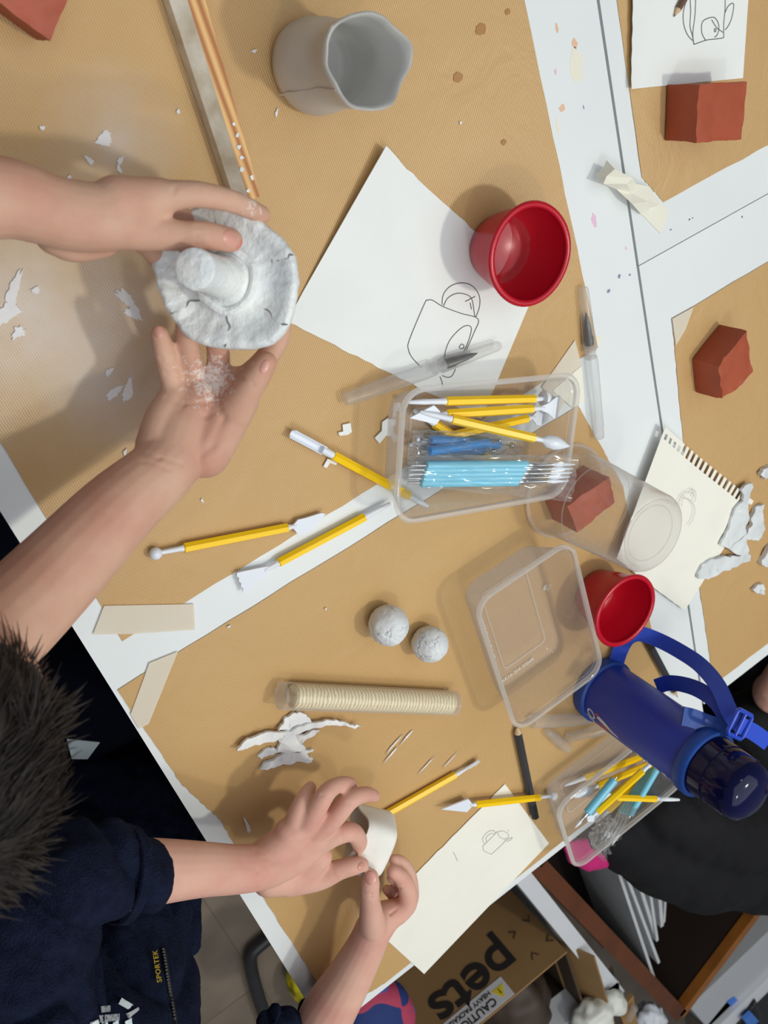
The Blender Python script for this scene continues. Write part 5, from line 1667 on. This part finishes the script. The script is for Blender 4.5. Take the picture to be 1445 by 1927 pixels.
# cardboard box
card = mat('brown_cardboard', rgb(150, 116, 74), .75, var=.12, vscale=14, bump=.15, bscale=60)
card_in = mat('shade_toned_cardboard', rgb(74, 56, 38), .8, var=.15, vscale=14)  # same cardboard, darkened to put the shade inside the box into its colour
ink = mat('black_ink', rgb(34, 30, 30), .7)
BY, BZ = -1.522, TZ - .20
bx0, bx1 = ry(730, 1884, BY).x, .372
box_t = thing('cardboard_box', 'open brown cardboard box with large black lettering below the table corner', 'box', (.16, BY - .15, FL))
hgt = BZ - FL
part('front_panel', G().box(((bx0 + bx1) / 2, BY - .002, FL + hgt / 2), (bx1 - bx0, .004, hgt)), card, box_t, smooth=False)
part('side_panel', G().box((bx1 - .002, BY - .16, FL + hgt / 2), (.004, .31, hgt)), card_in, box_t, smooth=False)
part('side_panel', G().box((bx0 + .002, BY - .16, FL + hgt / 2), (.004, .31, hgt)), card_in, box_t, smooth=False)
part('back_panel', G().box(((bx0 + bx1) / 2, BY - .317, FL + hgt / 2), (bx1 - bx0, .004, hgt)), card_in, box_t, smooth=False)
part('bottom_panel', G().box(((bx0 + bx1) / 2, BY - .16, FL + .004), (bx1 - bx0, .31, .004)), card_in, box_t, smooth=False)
part('side_flap', G().box((bx1 + .014, BY - .15, BZ - .012), (.004, .27, .09), Matrix.Rotation(math.radians(24), 3, 'Y')), card, box_t, smooth=False)
LX, UP = Vector((-1, 0, 0)), Vector((0, 0, 1))
a = ry(938, 1760, BY)
b2 = ry(800, 1868, BY)
wid = abs(a.x - b2.x)
tg = text('pets', (0, 0, 0), LX, UP, 1.0, .0, .0)
tw = max(p.x for p in tg.v) - min(p.x for p in tg.v)
sz = wid / tw
part('printed_word', text('pets', Vector((a.x, BY + .0004, (a.z + b2.z) / 2 + .012)), LX, UP, sz, .0003, bold=sz * .018), ink, box_t, smooth=False)
# caution label
la_, lb = ry(967, 1871, BY), ry(942, 1838, BY)
lz0, lz1 = min(la_.z, lb.z), max(la_.z, lb.z)
lx1 = max(la_.x, lb.x)
lab_m = mat('white_label', rgb(214, 214, 220), .5)
lab = part('warning_label', G().box((lx1 - .10, BY + .0006, (lz0 + lz1) / 2), (.20, .0008, lz1 - lz0)), lab_m, box_t, smooth=False)
lh = lz1 - lz0
g = G().prism([(0, 0), (lh * .62, 0), (lh * .31, lh * .56)], .0006, Matrix.Translation((lx1 - lh * .12, BY + .0009, lz0 + lh * .30)) @ Matrix(((-1, 0, 0, 0), (0, 0, 1, 0), (0, 1, 0, 0), (0, 0, 0, 1))))
part('warning_triangle', g, mat('warning_yellow', rgb(236, 214, 40), .5), lab, smooth=False, sub=box_t)
part('label_lettering', text('!', Vector((lx1 - lh * .38, BY + .0016, lz0 + lh * .38)), LX, UP, lh * .36, .0002, bold=.0003), ink, lab, smooth=False, sub=box_t)
part('label_lettering', text('CAUTION', Vector((lx1 - lh * .80, BY + .0012, lz0 + lh * .52)), LX, UP, lh * .50, .0002, bold=.0004), ink, lab, smooth=False, sub=box_t)
part('label_lettering', text('HEAVY PACKAGE', Vector((lx1 - lh * .80, BY + .0012, lz0 + lh * .16)), LX, UP, lh * .30, .0002, bold=.0003), ink, lab, smooth=False, sub=box_t)
for (x, y, s0) in [(993, 1732, 0), (967, 1757, 1), (1032, 1769, 2), (1004, 1797, 3)]:
    c = ry(x, y, BY) + Vector((0, .0008, 0))
    ang_ = [(.0, 1), (1, 0), (-1, 0), (0, -1)][s0]
    ang_ = Vector((ang_[0], 0, ang_[1]))
    pr = Vector((ang_.z, 0, -ang_.x))
    part('corner_mark', G().tube([c - ang_ * .006 + pr * .007, c + ang_ * .004, c - ang_ * .006 - pr * .007], .0009, 6), ink, box_t)
g = G()
c = ry(757, 1913, BY) + Vector((0, .0008, 0))
g.tube([c + Vector((x, 0, z)) for (x, z) in ((-.016, -.012), (.016, -.012), (.016, .012), (-.016, .012), (-.016, -.012))], .0010, 6)
part('corner_mark', g, ink, box_t)
# grey things packed inside
solo('grey_panel', G().box((.10, BY - .17, TZ - .30), (.26, .012, .30), Matrix.Rotation(.35, 3, 'X')), mat('grey_plastic_panel', rgb(98, 98, 104), .5), 'grey plastic panel packed inside the open cardboard box', 'panel', (.10, BY - .17, TZ - .45), smooth=False)
solo('dark_bag', fuse(G().ball((.27, BY - .15, TZ - .30), (.075, .10, .10), 20), .006, 3, push=lambda p, n: .012 * noise.noise(p * 25)), mat('dark_brown_bag', rgb(64, 50, 40), .6), 'dark crumpled bag packed at the right inside the cardboard box', 'bag', (.27, BY - .15, TZ - .42))

# white frame trolley and wooden crate
wf = mat('white_painted_frame', rgb(214, 216, 222), .45, var=.06, vscale=10)
tr = thing('storage_trolley', 'white painted trolley frame between cardboard box and wooden crate', 'trolley', pix(1070, 1762, -.20) - Vector((0, 0, TZ - .2 - FL)))
r0, r1 = pix(968, 1630, -.20), pix(1166, 1876, -.20)
part('rail', beam(r0, r1, .028, .04), wf, tr, smooth=False)
x0_, x1_ = pix(1166, 1862, -.20), pix(1010, 1985, -.20)
part('cross_rail', beam(x0_, x1_, .05, .05), wf, tr, smooth=False)
for p in (r0, r1, x1_):
    part('post', G().box((p.x, p.y, (FL + p.z - .04) / 2), (.026, .026, p.z - .04 - FL)), wf, tr, smooth=False)
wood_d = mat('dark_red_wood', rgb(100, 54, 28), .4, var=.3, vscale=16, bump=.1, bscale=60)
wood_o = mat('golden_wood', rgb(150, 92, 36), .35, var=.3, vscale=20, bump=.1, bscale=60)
wood_i = mat('shade_toned_drawer_bottom', rgb(30, 20, 15), .6, var=.25, vscale=10)  # drawer bottom, its wood darkened to stand in for shade
A, B = pix(1012, 1628, -.20), pix(1283, 1913, -.20)
Cd = (pix(1450, 1690, -.20) - B).normalized()
C = B + Cd * .32
D = A + (C - B)
crate = thing('wooden_crate', 'open wooden drawer with shade coloured into its walls, holding white boards', 'drawer', (A + C) / 2 - Vector((0, 0, TZ - .2 - FL)))
wood_in = mat('shade_toned_drawer_wall', rgb(40, 26, 18), .6, var=.25, vscale=10)  # drawer walls, under-table shade put into the wood colour
for a, b2, m, wd_ in ((A, B, wood_d, .030), (B, C, wood_o, .022), (C, D, wood_d, .022), (D, A, wood_o, .022)):
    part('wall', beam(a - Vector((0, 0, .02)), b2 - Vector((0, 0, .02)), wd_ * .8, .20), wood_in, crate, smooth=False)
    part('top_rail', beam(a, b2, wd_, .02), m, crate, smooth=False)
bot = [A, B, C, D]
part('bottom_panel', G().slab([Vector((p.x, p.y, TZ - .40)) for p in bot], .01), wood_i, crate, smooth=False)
for p in bot:
    part('foot', G().box((p.x, p.y, (TZ - .42 + FL) / 2), (.03, .03, TZ - .42 - FL)), wood_d, crate, smooth=False)
board_m = mat('white_foam_board', rgb(206, 208, 212), .6, var=.1, vscale=30)
def board(label, a, b2, h, th):
    a, b2 = pix(*a), pix(*b2)
    return solo('white_board', beam(a, b2, th, h), board_m, label, 'board', (a + b2) / 2 - Vector((0, 0, h)), smooth=False, group='white boards standing in the wooden drawer')
board('long white board in the wooden drawer, nearest the dark wall', (1158, 1622, -.225), (1234, 1850, -.225), .15, .006)
board('second white board in the wooden drawer, slightly apart', (1168, 1618, -.225), (1240, 1812, -.23), .15, .006)
board('short white board in the middle of the drawer row', (1190, 1622, -.225), (1236, 1768, -.235), .14, .007)
board('cream white board leaning in the drawer row', (1216, 1625, -.225), (1237, 1770, -.23), .14, .006)
board('rightmost white board in the wooden drawer row', (1236, 1625, -.225), (1246, 1742, -.235), .13, .008)
board('slim greyish board at the end of the drawer row', (1256, 1628, -.24), (1250, 1735, -.245), .12, .005)
# white tray with odds and ends
T0, T1 = pix(1276, 1885, -.205), pix(1470, 1700, -.205)
off = pix(1316, 1930, -.205) - pix(1276, 1885, -.205)
wt = thing('white_tray', 'white tray with grey side and black inside at the bottom right', 'tray', T0 - Vector((0, 0, TZ - .2 - FL)))
td = (T1 - T0).normalized()
T0 = T0 + td * .01 + off * .35
T1 = T1 + off * .35
part('grey_wall', G().slab([T0, T1, T1 + off * .9, T0 + off * .9], .12), mat('light_grey_plastic', rgb(176, 178, 184), .45), wt, smooth=False)
part('white_rim', G().slab([T0 + off * .9 + Vector((0, 0, .012)), T1 + off * .9 + Vector((0, 0, .012)), T1 + off * 1.25 + Vector((0, 0, .012)), T0 + off * 1.25 + Vector((0, 0, .012))], .13), wf, wt, smooth=False)
part('black_inside', G().slab([T0 + off * 1.25 - Vector((0, 0, .01)), T1 + off * 1.25 - Vector((0, 0, .01)), T1 + off * 6 - Vector((0, 0, .01)), T0 + off * 6 - Vector((0, 0, .01))], .10), black_pl, wt, smooth=False)
part('tray_stand', G().box(((T0 + T1) / 2 + off * 2.5).to_tuple()[:2] + ((FL + TZ - .32) / 2,), (.2, .2, TZ - .32 - FL)), wf, wt, smooth=False)
solo('card', G().slab([pix(1318, 1945, -.205), pix(1372, 1880, -.205), pix(1400, 1905, -.205), pix(1350, 1980, -.205)], .006), mat('khaki_card', rgb(172, 168, 148), .6), 'khaki card with blue corner lying in the black tray', 'card', pix(1350, 1930, -.211), smooth=False)
solo('card', G().slab([pix(1368, 1886, -.203), pix(1382, 1876, -.203), pix(1404, 1898, -.203), pix(1392, 1910, -.203)], .003), mat('blue_card', rgb(64, 118, 206), .5), 'small blue card on the khaki card in the tray', 'card', pix(1385, 1893, -.206), smooth=False)
g = G().tube([pix(1398, 1935, -.19), pix(1406, 1905, -.19), pix(1415, 1888, -.19), pix(1424, 1905, -.19), pix(1428, 1940, -.19)], [.010, .010, .012, .010, .010], 12, flat=.6)
solo('black_clip', fuse(g, .002, 3), black_pl, 'rounded black clip lying in the black tray', 'clip', pix(1412, 1915, -.20))
solo('blue_eraser', G().slab([pix(1400, 1920, -.175), pix(1414, 1906, -.175), pix(1428, 1922, -.175), pix(1412, 1936, -.175)], .008), mat('blue_eraser', rgb(70, 122, 204), .5), 'small blue block next to the black clip', 'eraser', pix(1414, 1921, -.183), smooth=False)
# packets at the bottom edge
g = G()
g.ball(pix(1115, 1915, -.18), (.05, .035, .03), 20)
g.ball(pix(1150, 1890, -.18), (.03, .03, .02), 20)
solo('white_packet', fuse(g, .004, 2, push=lambda p, n: .008 * noise.noise(p * 60)), mat('crinkled_white_plastic', rgb(220, 222, 214), .4), 'crumpled white plastic packet on the white frame at the bottom edge', 'packet', pix(1115, 1915, -.20))
solo('brown_card', G().slab([pix(1165, 1905, -.18), pix(1192, 1873, -.18), pix(1200, 1930, -.18), pix(1180, 1945, -.18)], .008), card, 'small brown card piece beside the crumpled white packet', 'card', pix(1183, 1912, -.19), smooth=False)
g = G().tube([pix(1183, 1920, -.168), pix(1194, 1899, -.168)], [.005, .005], 12)
g.ball(pix(1194, 1898, -.168), .0065, 12)
solo('clear_tube', g, frost, 'tiny clear tube on the brown card at the bottom edge', 'tube', pix(1188, 1910, -.172))
solo('bubble_wrap', fuse(G().ball(pix(1222, 1925, -.19), (.035, .05, .03), 18), .004, 2, push=lambda p, n: .006 * noise.noise(p * 90)), mat('pale_bubble_wrap', rgb(206, 210, 220), .4), 'pale bubble wrap bundle beside the dark wooden wall', 'bubble wrap', pix(1222, 1925, -.22))

# patterned cushion bag under the corner
pm, nt, b_, out_ = nodes('coral_blue_pattern')
tc = add(nt, 'ShaderNodeTexCoord')
n1 = add(nt, 'ShaderNodeTexNoise', Scale=16.0, Detail=0.0)
nt.links.new(tc.outputs['Object'], n1.inputs[0])
cr_ = add(nt, 'ShaderNodeValToRGB')
cr_.color_ramp.interpolation = 'CONSTANT'
e = cr_.color_ramp.elements
e[0].color = rgb(30, 50, 110)
e[1].position = .42
e[1].color = rgb(176, 62, 92)
x = e.new(.58)
x.color = rgb(96, 96, 176)
x = e.new(.64)
x.color = rgb(30, 60, 120)
nt.links.new(n1.outputs['Fac'], cr_.inputs[0])
nt.links.new(cr_.outputs[0], b_.inputs['Base Color'])
b_.inputs['Roughness'].default_value = .8
c = pix(705, 1915, -.22)
g = G().ball(c, (.06, .075, .05), 24)
solo('patterned_bag', fuse(g, .004, 3, push=lambda p, n: .006 * noise.noise(p * 20)), pm, 'coral and blue patterned cloth bag beside the cardboard box', 'bag', c - Vector((0, 0, .05)))
# yellow bag on the floor
ym, nt, b_, out_ = nodes('yellow_black_pattern')
tc = add(nt, 'ShaderNodeTexCoord')
n1 = add(nt, 'ShaderNodeTexNoise', Scale=30.0, Detail=1.0)
nt.links.new(tc.outputs['Object'], n1.inputs[0])
cr_ = add(nt, 'ShaderNodeValToRGB')
cr_.color_ramp.elements[0].position = .40
cr_.color_ramp.elements[0].color = rgb(120, 112, 20)
cr_.color_ramp.elements[1].position = .52
cr_.color_ramp.elements[1].color = rgb(232, 214, 30)
nt.links.new(n1.outputs['Fac'], cr_.inputs[0])
nt.links.new(cr_.outputs[0], b_.inputs['Base Color'])
b_.inputs['Roughness'].default_value = .6
c = pix(588, 1842, -.555)
solo('yellow_bag', fuse(G().ball(c, (.05, .06, .054), 24), .004, 3, push=lambda p, n: .008 * noise.noise(p * 24)), ym, 'crinkled yellow patterned bag on the floor under the table edge', 'bag', Vector((c.x, c.y, FL)))
# chairs the children sit on
def chair(label, cx, cy, runner=None):
    t = thing('chair', label, 'chair', (cx, cy, FL), group='black chairs at the table')
    part('seat', fuse(G().box((cx, cy, TZ - .335), (.34, .34, .03)), .008, 4), black_pl, t, ang=180)
    part('backrest', fuse(G().box((cx - .19, cy, TZ - .02), (.02, .32, .22)), .008, 4), black_pl, t, ang=180)
    for sy in (-1, 1):
        part('leg', G().tube([(cx - .17, cy + sy * .15, TZ + .04), (cx - .16, cy + sy * .15, TZ - .34), (cx - .20, cy + sy * .17, FL + .01)], .011, 10), black_pl, t)
        part('leg', G().tube([(cx + .14, cy + sy * .15, TZ - .34), (cx + .17, cy + sy * .17, FL + .01)], .011, 10), black_pl, t)
    return t
chair('black chair under the child holding the mushroom', -.24, -.24)
ch2 = chair('black chair under the child in navy fleece', -.24, -.70)
g = G().tube(smoothpath([pix(*p) for p in [(590, 1695, -.588), (540, 1738, -.588), (490, 1778, -.588), (474, 1795, -.588), (472, 1815, -.588), (482, 1860, -.588), (505, 1930, -.588), (530, 1990, -.588)]], 5), .0125, 12)
fr = solo('stool_base', g, mat('dark_grey_tube', rgb(46, 46, 48), .45), 'dark bent tube foot of a stool standing on the floor by the table edge', 'stool', pix(480, 1800, -.60))
